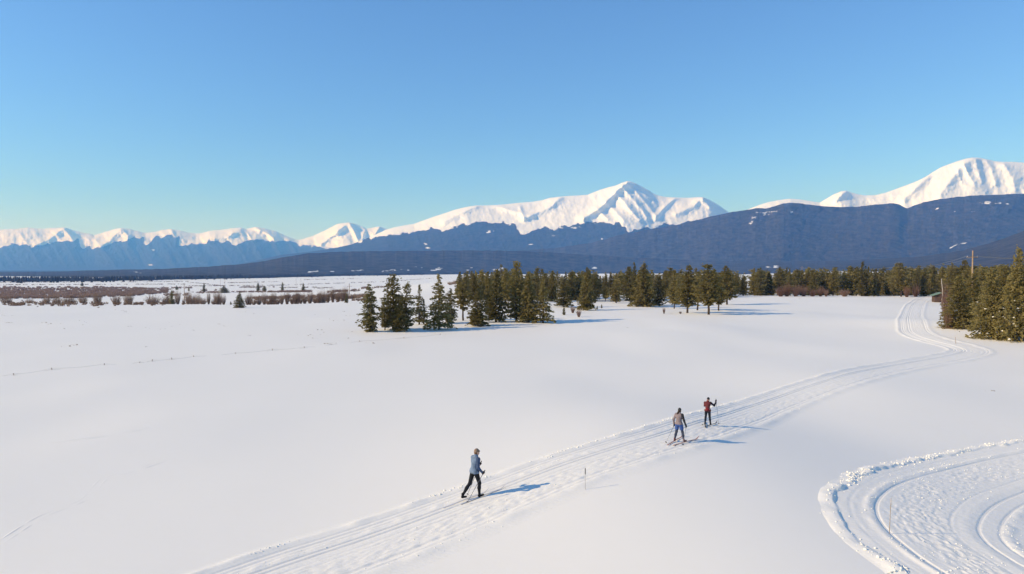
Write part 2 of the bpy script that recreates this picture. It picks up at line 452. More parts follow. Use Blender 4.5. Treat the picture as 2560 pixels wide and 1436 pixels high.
# the high peak in the middle
mountain('mountain', 'broad snow covered mountain with a sharp central summit',
    [(-520, 676), (300, 676), (480, 672), (560, 666), (640, 652), (700, 638), (780, 629), (840, 620), (880, 611), (915, 597), (945, 584), (965, 575), (985, 569), (1010, 564), (1035, 560), (1060, 551), (1085, 542), (1110, 534), (1140, 524), (1165, 518),
     (1190, 514), (1215, 514), (1240, 513), (1265, 511), (1290, 508), (1330, 505), (1355, 501), (1375, 495), (1400, 492), (1425, 490), (1450, 489), (1470, 487), (1485, 481), (1500, 475),
     (1520, 469), (1540, 464), (1556, 457), (1568, 453), (1576, 454), (1590, 459), (1605, 467), (1620, 475), (1632, 483), (1645, 489), (1665, 493), (1690, 494), (1720, 495), (1745, 493), (1757, 493), (1772, 499), (1790, 509), (1805, 519), (1820, 530), (1860, 548), (1950, 580), (2100, 600), (2500, 620), (3080, 640)],
    C(7400), C(11500), M['mountain'],
    tree=[(-520, 600), (880, 606), (915, 600), (950, 592), (985, 584), (1030, 578), (1062, 572), (1092, 577), (1115, 566), (1150, 561), (1185, 557), (1240, 556), (1262, 561), (1280, 570), (1290, 577),
          (1297, 588), (1312, 588), (1320, 573), (1340, 567), (1375, 571), (1410, 564), (1445, 556), (1470, 553), (1505, 555), (1530, 560), (1550, 566), (1562, 578), (1580, 579), (1600, 566), (1625, 570), (1640, 560), (1670, 566), (1700, 556), (1750, 548), (1850, 540), (3080, 600)],
    patches=[(1225, 580, 12, 3, .1), (1437, 570, 14, 3, .1), (1064, 611, 6, 3, 0), (1072, 620, 8, 2, 0), (985, 580, 14, 3, .4), (1505, 598, 4, 2, 0), (1385, 588, 6, 4, 0), (900, 645, 40, 1.5, .1), (1325, 612, 10, 2, .1)],
    spurs=[([(1570, 453), (1548, 470), (1528, 492), (1500, 520), (1460, 545)], 11, 330),
           ([(1540, 482), (1560, 505), (1585, 535), (1600, 550)], 7, 105), ([(1556, 468), (1580, 495), (1605, 525), (1618, 545)], 7, 115), ([(1568, 458), (1595, 485), (1625, 520), (1640, 540)], 7, 115),
           ([(1584, 460), (1612, 485), (1642, 512)], 6.5, 100), ([(1515, 505), (1540, 530), (1560, 552)], 7, 100), ([(1490, 520), (1520, 548)], 6, 90),
           ([(1757, 493), (1735, 515), (1690, 535)], 10, 200), ([(1690, 494), (1660, 520), (1640, 545)], 8, 150), ([(1757, 495), (1775, 520)], 7, 160),
           ([(1400, 493), (1380, 515), (1350, 530), (1310, 545)], 9, 180), ([(1240, 514), (1290, 530), (1330, 540)], 8, 120), ([(1190, 515), (1150, 535), (1110, 555)], 9, 180), ([(1300, 520), (1310, 545)], 6, 100)],
    amp=45, wl=75, shear=.4, r2=.3, fine=20, seed=23, step=1.3, rows=170, gpow=1.05, x0=200, x1=2400, tree_jag=6.0,
    rock=[(1400, 502, 60, 10, .1, .16), (1230, 522, 70, 10, 0, .12), (1310, 520, 40, 8, .2, .14), (1620, 480, 30, 12, -.6, .12), (1700, 530, 60, 15, 0, .10), (1480, 492, 40, 8, .4, .15)])
# the massif on the right
mountain('mountain', 'snow dome mountain rising at the right edge of the photo',
    [(1500, 600), (1700, 570), (1820, 545), (1870, 524), (1895, 514), (1920, 506), (1945, 501), (1975, 497), (2000, 499), (2025, 503), (2050, 507), (2068, 496), (2085, 486), (2105, 478), (2115, 477), (2130, 482), (2150, 487), (2165, 489), (2190, 488),
     (2215, 482), (2240, 473), (2270, 462), (2295, 452), (2315, 442), (2335, 429), (2352, 419), (2375, 410), (2395, 403), (2415, 397), (2432, 394), (2450, 395), (2465, 398), (2485, 403), (2505, 405), (2530, 405), (2560, 407), (2620, 414), (2700, 432), (2800, 440), (2900, 470), (3080, 500)],
    C(6900), C(9300), M['mountain'], tree=[(1500, 540), (3080, 560)],
    spurs=[([(2432, 394), (2400, 420), (2370, 460), (2350, 490)], 15, 130), ([(2440, 396), (2445, 425), (2455, 455)], 8, 60), ([(2465, 398), (2480, 430), (2490, 460)], 9, 60), ([(2410, 412), (2425, 440), (2440, 465)], 7, 50), ([(2505, 405), (2530, 440), (2540, 470)], 12, 70), ([(2395, 425), (2405, 455)], 6, 40),
           ([(2115, 477), (2090, 500)], 9, 150), ([(2315, 442), (2290, 470), (2260, 500)], 12, 150)],
    amp=45, wl=90, shear=.3, r2=.1, fine=15, seed=31, step=1.6, rows=120, gpow=1.0, x0=1500, x1=3080,
    rock=[(2420, 440, 45, 32, .3, .17), (2460, 420, 40, 25, .3, .13), (2285, 490, 14, 22, .5, .2), (2520, 430, 40, 25, 0, .1), (2110, 510, 60, 6, 0, .08), (2350, 425, 40, 8, .5, .06)])
# forested foothills in front of the peaks
mountain('foothill', 'dark forested foothill in front of the right mountain',
    [(200, 676), (700, 668), (900, 655), (1100, 640), (1300, 627), (1400, 619), (1480, 607), (1560, 586), (1600, 578), (1640, 571), (1700, 561), (1750, 549), (1800, 536), (1830, 530), (1860, 526), (1895, 521), (1915, 521), (1935, 516), (1960, 509), (1985, 507), (2010, 510),
     (2040, 514), (2070, 516), (2110, 518), (2150, 517), (2190, 512), (2230, 509), (2250, 512), (2262, 519), (2270, 521), (2285, 514), (2310, 506), (2350, 498), (2400, 492), (2460, 488), (2520, 486), (2560, 485), (2650, 480), (2800, 470), (3080, 480)],
    C(4900), C(6600), M['forest'],
    patches=[(1905, 534, 18, 6, 0), (1935, 530, 14, 5, 0), (1885, 545, 8, 4, .4), (1880, 557, 8, 4, .4), (1900, 550, 6, 3, 0), (1979, 531, 6, 3, 0), (2468, 507, 11, 4.5, 0), (2496, 508, 9, 2.5, 0), (2455, 508, 6, 2, 0), (2520, 510, 6, 2, 0), (2342, 522, 10, 3, .5), (2390, 529, 4, 2, 0), (2425, 529, 14, 2, 0),
             (2385, 617, 12, 2.5, .5), (2410, 609, 14, 2.5, .35)],
    amp=150, wl=210, shear=-.3, r2=.0, ridged=False, fine=12, seed=41, step=1.6, rows=120, gpow=.9, x0=200, x1=3080, jag=1.6)
mountain('foothill', 'low dark forested ridge across the valley in front of the peaks',
    [(-520, 684), (-200, 684), (0, 681), (150, 679), (300, 676), (420, 672), (520, 667), (600, 661), (660, 653), (710, 643), (770, 634), (850, 630), (950, 628), (1100, 627), (1250, 627), (1350, 630), (1500, 640), (1700, 650), (1900, 655), (2100, 652), (2300, 642), (2400, 628), (2470, 610), (2520, 593), (2560, 578), (2650, 550), (2800, 530), (3080, 520)],
    [(-600, 1300), (0, 1430), (250, 1500), (480, 1750), (700, 2200), (900, 2900), (1150, 3600), (1500, 4300), (1700, 4300), (1850, 3300), (2100, 2400), (2560, 1800), (3200, 1500)],
    [(-600, 3600), (0, 3600), (480, 3700), (900, 4500), (1300, 4700), (1700, 4750), (2100, 4200), (2560, 3200), (3200, 2700)], M['forest'],
    patches=[(785, 679, 17, 2.2, .12), (770, 681, 8, 1.5, .1), (890, 677, 17, 2.2, .05), (830, 679, 6, 1.2, 0), (980, 676, 9, 2.5, .1), (1010, 676, 14, 2, -.03), (965, 678, 10, 1.5, .1), (1050, 669, 12, 1.6, -.15), (1095, 673, 15, 3.5, .15), (1085, 676, 12, 2, .1), (1170, 675, 6, 2.5, 0), (1180, 669, 8, 1.5, .3), (1245, 674, 18, 2.5, .1), (1255, 671, 12, 2, .2),
             (1482, 667, 12, 2.5, -.3), (1490, 671, 14, 1.5, -.05), (1920, 668, 10, 1.5, 0), (1940, 667, 12, 3.5, 0), (1965, 675, 10, 2.5, 0), (342, 681, 12, 1.3, -.15), (25, 700, 26, 2, -.1)],
    amp=70, wl=160, shear=0, r2=.0, ridged=False, fine=2.5, seed=53, step=1.6, rows=90, gpow=.8, jag=1.4)

# ------------------------------------------------------------------ air
hz = MB()
hz.box((0, 9000, 900), (62000, 36000, 2000))
hm = bpy.data.materials.new('haze'); hm.use_nodes = True
hn = hm.node_tree; hn.nodes.clear()
ho = hn.nodes.new('ShaderNodeOutputMaterial')
hv = hn.nodes.new('ShaderNodeVolumePrincipled')
hv.inputs['Color'].default_value = (.13, .40, 1.0, 1)
hv.inputs['Absorption Color'].default_value = (1, 1, 1, 1)
hv.inputs['Density'].default_value = 7.7e-5
hv.inputs['Anisotropy'].default_value = 0.1
hn.links.new(hv.outputs[0], ho.inputs['Volume'])
haze = tag(obj('haze', hz.mesh('haze'), hm), 'thin blue air between the field and the far mountains', kind='stuff')
#BUILD_REST
# ------------------------------------------------------------------ groomed ski trails
def catmull(p, step_of):
    """smooth path through ground points, resampled with a step that grows with distance"""
    p = np.asarray(p, float)
    q = np.vstack([2 * p[0] - p[1], p, 2 * p[-1] - p[-2]])
    out = []
    for i in range(1, len(q) - 2):
        t = np.linspace(0, 1, 60, endpoint=False)[:, None]
        a, b, c, d = q[i - 1], q[i], q[i + 1], q[i + 2]
        out.append(.5 * ((2 * b) + (-a + c) * t + (2 * a - 5 * b + 4 * c - d) * t ** 2 + (-a + 3 * b - 3 * c + d) * t ** 3))
    c = np.vstack(out + [p[-1:]])
    for _ in range(40): c[1:-1] = .5 * c[1:-1] + .25 * (c[:-2] + c[2:])
    L = np.concatenate([[0], np.cumsum(np.linalg.norm(np.diff(c, axis=0), axis=1))])
    s = [0.0]
    while s[-1] < L[-1]:
        x = np.interp(s[-1], L, c[:, 0]); y = np.interp(s[-1], L, c[:, 1])
        s.append(s[-1] + step_of(math.hypot(x, y)))
    s = np.array(s)
    return np.stack([np.interp(s, L, c[:, 0]), np.interp(s, L, c[:, 1])], 1), s

def frame(c):
    t = np.gradient(c, axis=0); t /= np.linalg.norm(t, axis=1)[:, None]
    return t, np.stack([-t[:, 1], t[:, 0]], 1)          # tangent, left normal

def groove(s, c, w, d): return -d * np.exp(-((s - c) / w) ** 4)

def main_profile(S, L):
    wob = .06 * noise(L / 9, 0.2, 61)
    z = .032 * (sstep(-2.45, -1.4, S) - sstep(1.6, 2.4, S)) - .03 * (1 - sstep(-2.5, -2.3, S)) - .03 * sstep(2.3, 2.5, S)
    z = z + (.05 + .03 * noise(L / .7, 0, 62)) * np.exp(-((S - 1.85 - wob) / .20) ** 2)
    z = z + (.03 + .025 * noise(L / .8, 3, 63)) * np.exp(-((S + 1.75 + wob) / .25) ** 2)
    for c, w, d in ((.42, .05, .055), (.66, .05, .055), (1.02, .04, .02), (1.25, .06, .035), (1.48, .06, .03), (.05, .05, .015), (-.2, .05, .015), (-1.25, .08, .03), (-1.5, .05, .02)):
        z = z + groove(S - .5 * wob, c, w, d) * (.75 + .25 * noise(L / 3, c, 64))
    rough = np.exp(-((S + .8) / .75) ** 4)
    z = z + rough * (.008 * noise(L / .26, S / .16, 65) + .015 * noise(L / .13, S / .08, 66))
    z = z + .006 * noise(L / .3, S / .2, 67) * np.exp(-(S / 1.9) ** 6)
    z = z + .03 * np.exp(-((S - .95) / .12) ** 2) * np.clip(noise(L / .35, 1, 68), 0, 1)
    return z

def loop_profile(S, L):
    wob = .10 * noise(L / 6, 0.2, 71)
    T = S - wob
    z = .022 * (sstep(-3.3, -2.0, S) - sstep(1.9, 2.6, S)) - .03 * (1 - sstep(-3.5, -3.3, S)) - .05 * sstep(2.75, 3.1, S)
    # broken outer bank, cut steep on the inside
    edge = 2.32 + .12 * noise(L / .9, 1, 70) + .06 * noise(L / .3, 1, 69)
    z = z + (.075 + .05 * noise(L / .55, 0, 72)) * sstep(edge - .16, edge - .04, T) * (1 - sstep(edge + .05, edge + .5, T))
    z = z + (.03 + .03 * noise(L / .5, 4, 73)) * np.exp(-((T + 2.45) / .16) ** 2)
    z = z + (.028 + .02 * noise(L / .6, 4, 77)) * np.exp(-((T - 1.32) / .13) ** 2)
    z = z + .018 * np.exp(-((T + 1.35) / .2) ** 2)
    for c, w, d in ((1.85, .06, .010), (1.08, .05, .05), (-.95, .05, .012), (-1.68, .05, .045), (-2.22, .05, .040)):
        z = z + groove(T + .02 * noise(L / 2.5, c, 79), c, w, d) * (.75 + .35 * noise(L / 2.2, c, 74))
    rough = np.exp(-((S - .05) / .85) ** 6)
    z = z + rough * (.011 * noise(L / .24, S / .17, 75) + .020 * noise(L / .12, S / .085, 76)) * (.75 + .5 * noise(L / 1.7, S / .6, 80))
    z = z + .004 * noise(L / .2, S / .12, 78)
    return z

def build_trail(name, label, pix, prof, half, step_of, ns):
    pts = np.array([ground_at(a, b)[:2] for a, b in pix])
    c, L = catmull(pts, step_of)
    t, n = frame(c)
    s = np.linspace(-half, half, ns)
    wide = 1 + .06 * sstep(62, 105, np.hypot(c[:, 0:1], c[:, 1:2]))
    X = c[:, 0:1] + n[:, 0:1] * s[None] * wide; Y = c[:, 1:2] + n[:, 1:2] * s[None] * wide
    S = np.broadcast_to(s[None], X.shape); LL = np.broadcast_to(L[:, None], X.shape)
    Z = gz(X, Y) + prof(S, LL)
    k, m = X.shape
    idx = np.arange(k * m).reshape(k, m)
    f = np.stack([idx[:-1, :-1], idx[1:, :-1], idx[1:, 1:], idx[:-1, 1:]], -1).reshape(-1, 4)
    me = mesh_np(name, np.stack([X, Y, Z], -1).reshape(-1, 3), f[:, ::-1], True)
    tag(obj(name, me, M['trail']), label, kind='structure')
    return c, L, t, n

MAIN_PIX = [(330, 1590), (700, 1445), (1000, 1337), (1250, 1240), (1400, 1182), (1560, 1128), (1700, 1086), (1800, 1054), (1900, 1021), (2000, 985), (2100, 951),
            (2200, 926), (2300, 908), (2380, 894), (2428, 880), (2400, 866), (2348, 853), (2302, 838), (2284, 818), (2280, 795), (2286, 772), (2300, 753), (2318, 742)]
LOOP_PIX = [(a + 42, b + 20) for a, b in [(2700, 1660), (2600, 1560), (2450, 1440), (2350, 1375), (2270, 1310), (2255, 1255), (2310, 1208), (2420, 1170), (2560, 1135), (2760, 1095), (2950, 1075)]]
stp = lambda d: .10 + max(0, d - 28) * .006
main_c, main_L, main_t, main_n = build_trail('ski_trail', 'groomed ski trail with parallel tracks running under the skiers', MAIN_PIX, main_profile, 2.5, stp, 140)
loop_c, loop_L, loop_t, loop_n = build_trail('ski_trail', 'wide churned ski trail bending round the lower right corner', LOOP_PIX, loop_profile, 3.5, lambda d: .075 + max(0, d - 28) * .006, 210)

# loose clods of snow thrown up along the edges of the trails
def build_clods():
    rng = np.random.default_rng(5)
    ico = np.array([[0, 0, 1], [.89, 0, .45], [.28, .85, .45], [-.72, .53, .45], [-.72, -.53, .45], [.28, -.85, .45], [.72, .53, -.45], [-.28, .85, -.45], [-.89, 0, -.45], [-.28, -.85, -.45], [.72, -.53, -.45], [0, 0, -1]])
    tri = np.array([[0, 1, 2], [0, 2, 3], [0, 3, 4], [0, 4, 5], [0, 5, 1], [1, 6, 2], [2, 7, 3], [3, 8, 4], [4, 9, 5], [5, 10, 1], [6, 7, 2], [7, 8, 3], [8, 9, 4], [9, 10, 5], [10, 6, 1], [11, 7, 6], [11, 8, 7], [11, 9, 8], [11, 10, 9], [11, 6, 10]])
    for (c, L, n, prof, spots, label) in (
        (main_c, main_L, main_n, main_profile, ((1.85, .10, 650, .020), (-1.7, .2, 500, .014), (-.8, .5, 900, .011), (.95, .12, 400, .011)), 'loose snow clods along the straight ski trail'),
        (loop_c, loop_L, loop_n, loop_profile, ((2.38, .16, 1300, .024), (2.7, .35, 260, .016), (.1, .7, 1300, .013), (1.35, .12, 420, .015), (-2.4, .15, 260, .015)), 'loose snow clods along the bending ski trail')):
        V = []; F = []; k = 0
        for (s0, sd, cnt, size) in spots:
            i = rng.integers(0, len(c), cnt * 2)
            d = np.hypot(c[i, 0], c[i, 1])
            i = i[(d < 60) & (rng.random(len(i)) < np.clip(30 / d, 0, 1))][:cnt]
            # clods lie in drifts, not evenly
            i = i[rng.random(len(i)) < .45 + .55 * noise(L[i] / 2.2, s0, 81)]
            s = s0 + sd * rng.normal(size=len(i))
            x = c[i, 0] + n[i, 0] * s; y = c[i, 1] + n[i, 1] * s
            z = gz(x, y) + prof(s, L[i])
            r = size * np.clip(np.exp(.4 * rng.normal(size=len(i))), .4, 2.2)
            for a in range(len(i)):
                v = ico * (1 + .13 * rng.normal(size=(12, 1))) * r[a] * np.array([1, 1, .75])
                V.append(v + np.array([x[a], y[a], z[a] + r[a] * .35])); F.append(tri + k); k += 12
        tag(obj('snow_clods', mesh_np('snow_clods', np.vstack(V), np.vstack(F), False), M['clod']), label, kind='stuff')
build_clods()

# faint animal tracks across the open field
def build_track(pix, label, gap):
    pts = np.array([ground_at(a, b)[:2] for a, b in pix])
    c, L = catmull(pts, lambda d: .25)
    t, n = frame(c)
    s = np.linspace(-.22, .22, 9)
    X = c[:, 0:1] + n[:, 0:1] * s; Y = c[:, 1:2] + n[:, 1:2] * s
    on = sstep(-.1, .4, noise(L / gap, 2.2, 91))[:, None]
    Z = gz(X, Y) + on * (.035 * np.exp(-((np.abs(s) - .13) / .05) ** 2)[None] * (.7 + .6 * noise(X * 3, Y * 3, 92))) - .012
    k, m = X.shape
    idx = np.arange(k * m).reshape(k, m)
    f = np.stack([idx[:-1, :-1], idx[1:, :-1], idx[1:, 1:], idx[:-1, 1:]], -1).reshape(-1, 4)
    tag(obj('snow_track', mesh_np('snow_track', np.stack([X, Y, Z], -1).reshape(-1, 3), f[:, ::-1], True), M['snow']), label, kind='structure')
build_track([(-60, 1400), (30, 1340), (110, 1290), (210, 1250), (260, 1200), (330, 1180), (400, 1155), (470, 1125), (530, 1100), (640, 1058)], 'faint broken animal track across the snow at lower left', 3.0)
build_track([(-40, 1135), (80, 1118), (200, 1100), (300, 1085), (420, 1062)], 'second faint animal track across the snow at left', 4.0)
build_track([(660, 793), (720, 794), (800, 797), (900, 801), (960, 806)], 'thin wind ridge in the snow left of the tree clump', 9.0)

# ------------------------------------------------------------------ conifers
def conifer_meshes(seed, H=10., R=2.0, base=.6, kind='spruce', whorls=26, per=8, leaf=.50, dens=1.0):
    rng = np.random.default_rng(seed)
    tr = MB()
    zs = np.linspace(-.3, H * .98, 9)
    lean = rng.normal(size=2) * .12
    path = np.stack([lean[0] * (zs / H) ** 2 + .05 * np.sin(zs * .9 + seed), lean[1] * (zs / H) ** 2 + .05 * np.cos(zs * 1.1 + seed), zs], 1)
    r0 = .017 * H
    tr.tube(path, r0 * (1 - .93 * (zs - zs[0]) / (zs[-1] - zs[0])), 7)
    ctr = []; ax = []; sz = []
    for i in range(whorls):
        f = (i + rng.random() * .8) / whorls
        z = base + (H - base) * f ** .93
        cx = np.interp(z, zs, path[:, 0]); cy = np.interp(z, zs, path[:, 1])
        if kind == 'spruce': pr = (1 - f) ** .72 * (.82 + .18 * math.sin(i * 1.7)) + .04
        elif kind == 'column': pr = (1 - f ** 1.7) * .9 + .06
        elif kind == 'pine': pr = (math.sin(math.pi * min(1, (f * .86 + .16))) ** .7) * (.78 + .3 * math.sin(i * 1.1 + seed)) + .05
        else: pr = (1 - f) ** .5 * min(1, .55 + f * 2.2) * (.85 + .22 * math.sin(i * 2.1 + seed)) + .04
        a0 = rng.random() * 6.28
        nb = max(4, int(per * (.65 + .35 * (1 - f))))
        for b in range(nb):
            if rng.random() < .08: continue
            a = a0 + 6.283 * b / nb + rng.normal() * .25
            L = R * pr * rng.uniform(.62, 1.18)
            zb = z; z = z + rng.normal() * .16
            droop = {'spruce': .30, 'column': .18, 'pine': -.12, 'mix': .12}[kind] + rng.normal() * .10
            droop *= (1.15 - f)
            if f > .85: droop -= .5
            m = max(5, int(L / .115 * dens) + 3)
            s = np.sort(rng.uniform(.12, 1.0, m))
            d = np.array([math.cos(a), math.sin(a)]); p = np.array([-d[1], d[0]])
            side = rng.normal(size=m) * .26 * L * (1.1 - s) ** .6
            X = cx + d[0] * s * L + p[0] * side; Y = cy + d[1] * s * L + p[1] * side
            Z = z - droop * L * s ** 1.4 + rng.normal(size=m) * .15
            ctr.append(np.stack([X, Y, Z], 1))
            out = np.stack([np.full(m, d[0]), np.full(m, d[1]), np.full(m, -droop * .6)], 1) + rng.normal(size=(m, 3)) * .55
            ax.append(out); sz.append(leaf * rng.uniform(.55, 1.25, m) * (1 - .35 * f))
            if b % 2 == 0 and L > .5:
                tr.tube([[cx, cy, z], [cx + d[0] * L * .5, cy + d[1] * L * .5, z - droop * L * .38], [cx + d[0] * L * .9, cy + d[1] * L * .9, z - droop * L * .86]], [.035 * (1.1 - f), .02 * (1.1 - f), .006], 3, False)
            z = zb
    C_ = np.vstack(ctr); A = np.vstack(ax); S = np.concatenate(sz)
    A /= np.linalg.norm(A, axis=1)[:, None]
    B = np.cross(A, rng.normal(size=A.shape)); B /= np.linalg.norm(B, axis=1)[:, None]
    N = np.cross(A, B)
    # each needle spray is two crossed diamonds
    vs = []; 
    for (U, W) in ((A, B), (A, N)):
        vs.append(np.stack([C_ - U * S[:, None] * .5, C_ + W * S[:, None] * .27, C_ + U * S[:, None] * .6, C_ - W * S[:, None] * .27], 1))
    V = np.concatenate(vs, 0); V[..., 2] = np.maximum(V[..., 2], .02)
    F = np.arange(len(V) * 4).reshape(-1, 4)
    crown = mesh_np('crown', V.reshape(-1, 3), F, False)
    # sheltered snow lying on some sprays
    pick = rng.random(len(C_)) < .012
    pick &= C_[:, 2] < H * .5
    return tr.mesh('trunk', True), crown, C_[pick], S[pick]

PROTO = {}; CROWN = {}
def proto(key, seed, mat, **kw):
    t, c, sc, ss = conifer_meshes(seed, **kw)
    t.materials.append(M['bark']); c.materials.append(M[mat])
    v = np.empty(len(c.vertices) * 3, np.float32); c.vertices.foreach_get('co', v); CROWN[key] = v.reshape(-1, 4, 3)
    PROTO[key] = (t, c, kw.get('R', 2.0), sc, ss)
proto('s1', 1, 'spruce', R=2.0, kind='mix', base=.3)
proto('s2', 2, 'pine', R=2.2, kind='spruce', whorls=22, per=7)
proto('s3', 3, 'spruce', R=1.8, kind='column', base=.4)
proto('s4', 4, 'pine', R=2.4, kind='mix', base=.5, whorls=24)
proto('p1', 5, 'pine', R=2.3, kind='pine', base=1.9, whorls=22, per=9)
proto('p2', 6, 'pine', R=2.2, kind='mix', base=1.6, whorls=24, per=9)
proto('p3', 7, 'pine', R=2.6, kind='mix', base=.5, whorls=24, per=9)
proto('p4', 8, 'spruce', R=2.2, kind='pine', base=.9, whorls=20, per=8)
proto('c1', 9, 'pine', R=1.9, kind='column', base=.3, whorls=28, per=9)
proto('t1', 10, 'spruce', R=1.5, kind='spruce', base=.8, whorls=20, per=6, dens=.8)
proto('t2', 11, 'pine', R=1.7, kind='pine', base=2.6, whorls=18, per=7)
proto('big1', 12, 'pine', R=3.0, kind='mix', base=.3, whorls=34, per=11, leaf=.40, dens=1.15)
proto('big2', 13, 'pine', R=3.2, kind='spruce', base=.3, whorls=34, per=11, leaf=.40, dens=1.1)
proto('big3', 14, 'pine', R=2.6, kind='column', base=.3, whorls=34, per=11, leaf=.40, dens=1.1)
proto('round', 15, 'spruce', R=2.9, kind='column', base=.1, whorls=24, per=10, dens=.9)
TRNG = random.Random(3)
def tree(name, key, loc, h, r, label, group=None, cat='tree', snow=False, rz=None):
    t, c, R, sc, ss = PROTO[key]
    e = empty(name, tuple(loc), TRNG.uniform(0, 6.28) if rz is None else rz, (r / R, r / R, h / 10.0))
    obj('trunk', t, None, e); co = obj('crown', c, None, e)
    if snow and len(sc):
        mb = MB()
        for p, q in zip(sc, ss):
            a = np.linspace(0, 6.283, 6, endpoint=False) + q
            w = q * .62
            ring = np.stack([p[0] + w * np.cos(a), p[1] + w * .8 * np.sin(a), np.full(6, p[2] + .03)], 1)
            mb.add(np.vstack([ring, [[p[0], p[1], p[2] + .03 + w * .55]], [[p[0], p[1], p[2] - w * .2]]]), None, [[i, (i + 1) % 6, 6] for i in range(6)] + [[(i + 1) % 6, i, 7] for i in range(6)])
        obj('branch_snow', mb.mesh('branch_snow', True), M['clod'], co)['kind'] = 'stuff'
    return tag(e, label, cat, group)

def tree_px(name, key, px, base, top, w, label, group=None, snow=False, d=None, cat='tree'):
    p = ground_at(px, base) if d is None else at_dist(px, d)
    dist = p[1]
    h = CAM_Z - p[2] + (672.1 - top) / F_PX * dist
    return tree(name, key, p, h, w / 2 / F_PX * dist * 1.2, label, group, cat, snow)

CL = 'trees of the central clump'
for (nm, key, px, b, t, w, lab) in [
    ('conifer', 's1', 925, 830, 712, 54, 'pointed conifer at the left end of the central tree clump'),
    ('pine_tree', 'p3', 983, 824, 688, 78, 'tall bushy pine second from the left in the central clump'),
    ('pine_tree', 'p4', 1016, 827, 706, 48, 'dark ragged pine just right of the tall bushy pine, left of the clump'),
    ('pine_tree', 'c1', 999, 829, 752, 44, 'low bright green pine in front of the two tall bushy pines'),
    ('conifer', 't1', 1048, 812, 713, 34, 'slim conifer half hidden between the left pines and the layered spruce'),
    ('conifer', 't1', 1060, 811, 748, 30, 'short thin conifer in the gap left of the layered spruce'),
    ('spruce_tree', 's2', 1097, 824, 687, 76, 'layered spruce with open branches in the middle of the clump'),
    ('spruce_tree', 's1', 1124, 808, 722, 42, 'dark small spruce tucked behind the right side of the layered spruce'),
    ('pine_tree', 't2', 1158, 802, 702, 44, 'thin pine with see-through crown between layered spruce and small cone tree'),
    ('spruce_tree', 'c1', 1194, 816, 726, 48, 'small cone shaped spruce at the front of the clump centre'),
    ('pine_tree', 's3', 1240, 806, 678, 52, 'tall column pine right of the small cone shaped spruce'),
    ('pine_tree', 's4', 1290, 804, 654, 76, 'tallest pine of the central clump with a rounded top'),
    ('pine_tree', 'c1', 1322, 806, 690, 56, 'pine leaning against the right side of the tallest clump pine'),
    ('spruce_tree', 's2', 1358, 808, 702, 62, 'dark spruce with spreading lower branches at the right end of the clump'),
    ('pine_tree', 'p2', 1222, 800, 700, 40, 'pine crown showing behind the column pine of the clump'),
    ('pine_tree', 'p4', 962, 826, 742, 36, 'dark low pine filling the gap beside the leftmost conifer'),
]:
    tree_px(nm, key, px, b, t, w, lab, CL)
MT = 'trees at the near edge of the forest'
for (nm, key, px, b, t, w, lab) in [
    ('pine_tree', 'c1', 1466, 776, 684, 44, 'bushy pine standing alone in front of the forest beside bare shrubs'),
    ('pine_tree', 's3', 1410, 768, 694, 44, 'pine at the forest edge just right of the central clump'),
    ('pine_tree', 's3', 1588, 764, 660, 30, 'slim tall pine beside the big cone shaped pine'),
    ('pine_tree', 'c1', 1609, 767, 659, 60, 'big dense cone shaped pine towering at the forest edge'),
    ('spruce_tree', 's1', 1646, 764, 692, 48, 'dark shaded spruce right of the big cone shaped pine'),
    ('pine_tree', 'p2', 1686, 772, 690, 36, 'narrow pine between the dark spruce and the bare trunked pines'),
    ('pine_tree', 'p2', 1718, 783, 667, 60, 'left one of the three bare trunked pines at the snow edge'),
    ('pine_tree', 'p1', 1771, 787, 661, 70, 'middle and tallest one of the bare trunked pines at the snow edge'),
    ('pine_tree', 'p2', 1818, 762, 668, 54, 'right one of the bare trunked pines with long shadow on snow'),
    ('pine_tree', 'p1', 1797, 777, 692, 46, 'low pine tucked between the middle and right bare trunked pines'),
    ('pine_tree', 't2', 1744, 776, 696, 40, 'small pine behind the gap of the bare trunked pines'),
    ('pine_tree', 's4', 1540, 758, 700, 40, 'short pine at the forest edge left of the slim tall pine'),
]:
    tree_px(nm, key, px, b, t, w, lab, MT)
RT = 'large pines at the right edge'
for (nm, key, px, b, t, w, lab, sn) in [
    ('pine_tree', 'big3', 2396, 820, 690, 76, 'full pine at the left end of the large right hand trees', False),
    ('pine_tree', 'big1', 2432, 809, 686, 70, 'dark pine behind the left end of the large right hand trees', True),
    ('pine_tree', 'big2', 2482, 846, 676, 112, 'wide pine with snow on its spreading lower branches at right', True),
    ('pine_tree', 'big3', 2542, 853, 624, 84, 'tallest pine at the right edge of the photo', True),
    ('pine_tree', 'big1', 2510, 838, 668, 70, 'pine squeezed between the wide snowy pine and the tallest right pine', True),
    ('pine_tree', 'big1', 2604, 856, 640, 110, 'pine cut off by the right edge of the photo', True),
    ('pine_tree', 'big2', 2690, 850, 650, 110, 'pine just outside the right edge beside the cut off pine', False),
    ('pine_tree', 'p3', 2455, 800, 672, 60, 'pine behind the dark pine and the wide snowy pine', False),
    ('pine_tree', 's4', 2500, 795, 662, 60, 'pine top showing behind the wide snowy pine', False),
]:
    tree_px(nm, key, px, b, t, w, lab, RT, sn)

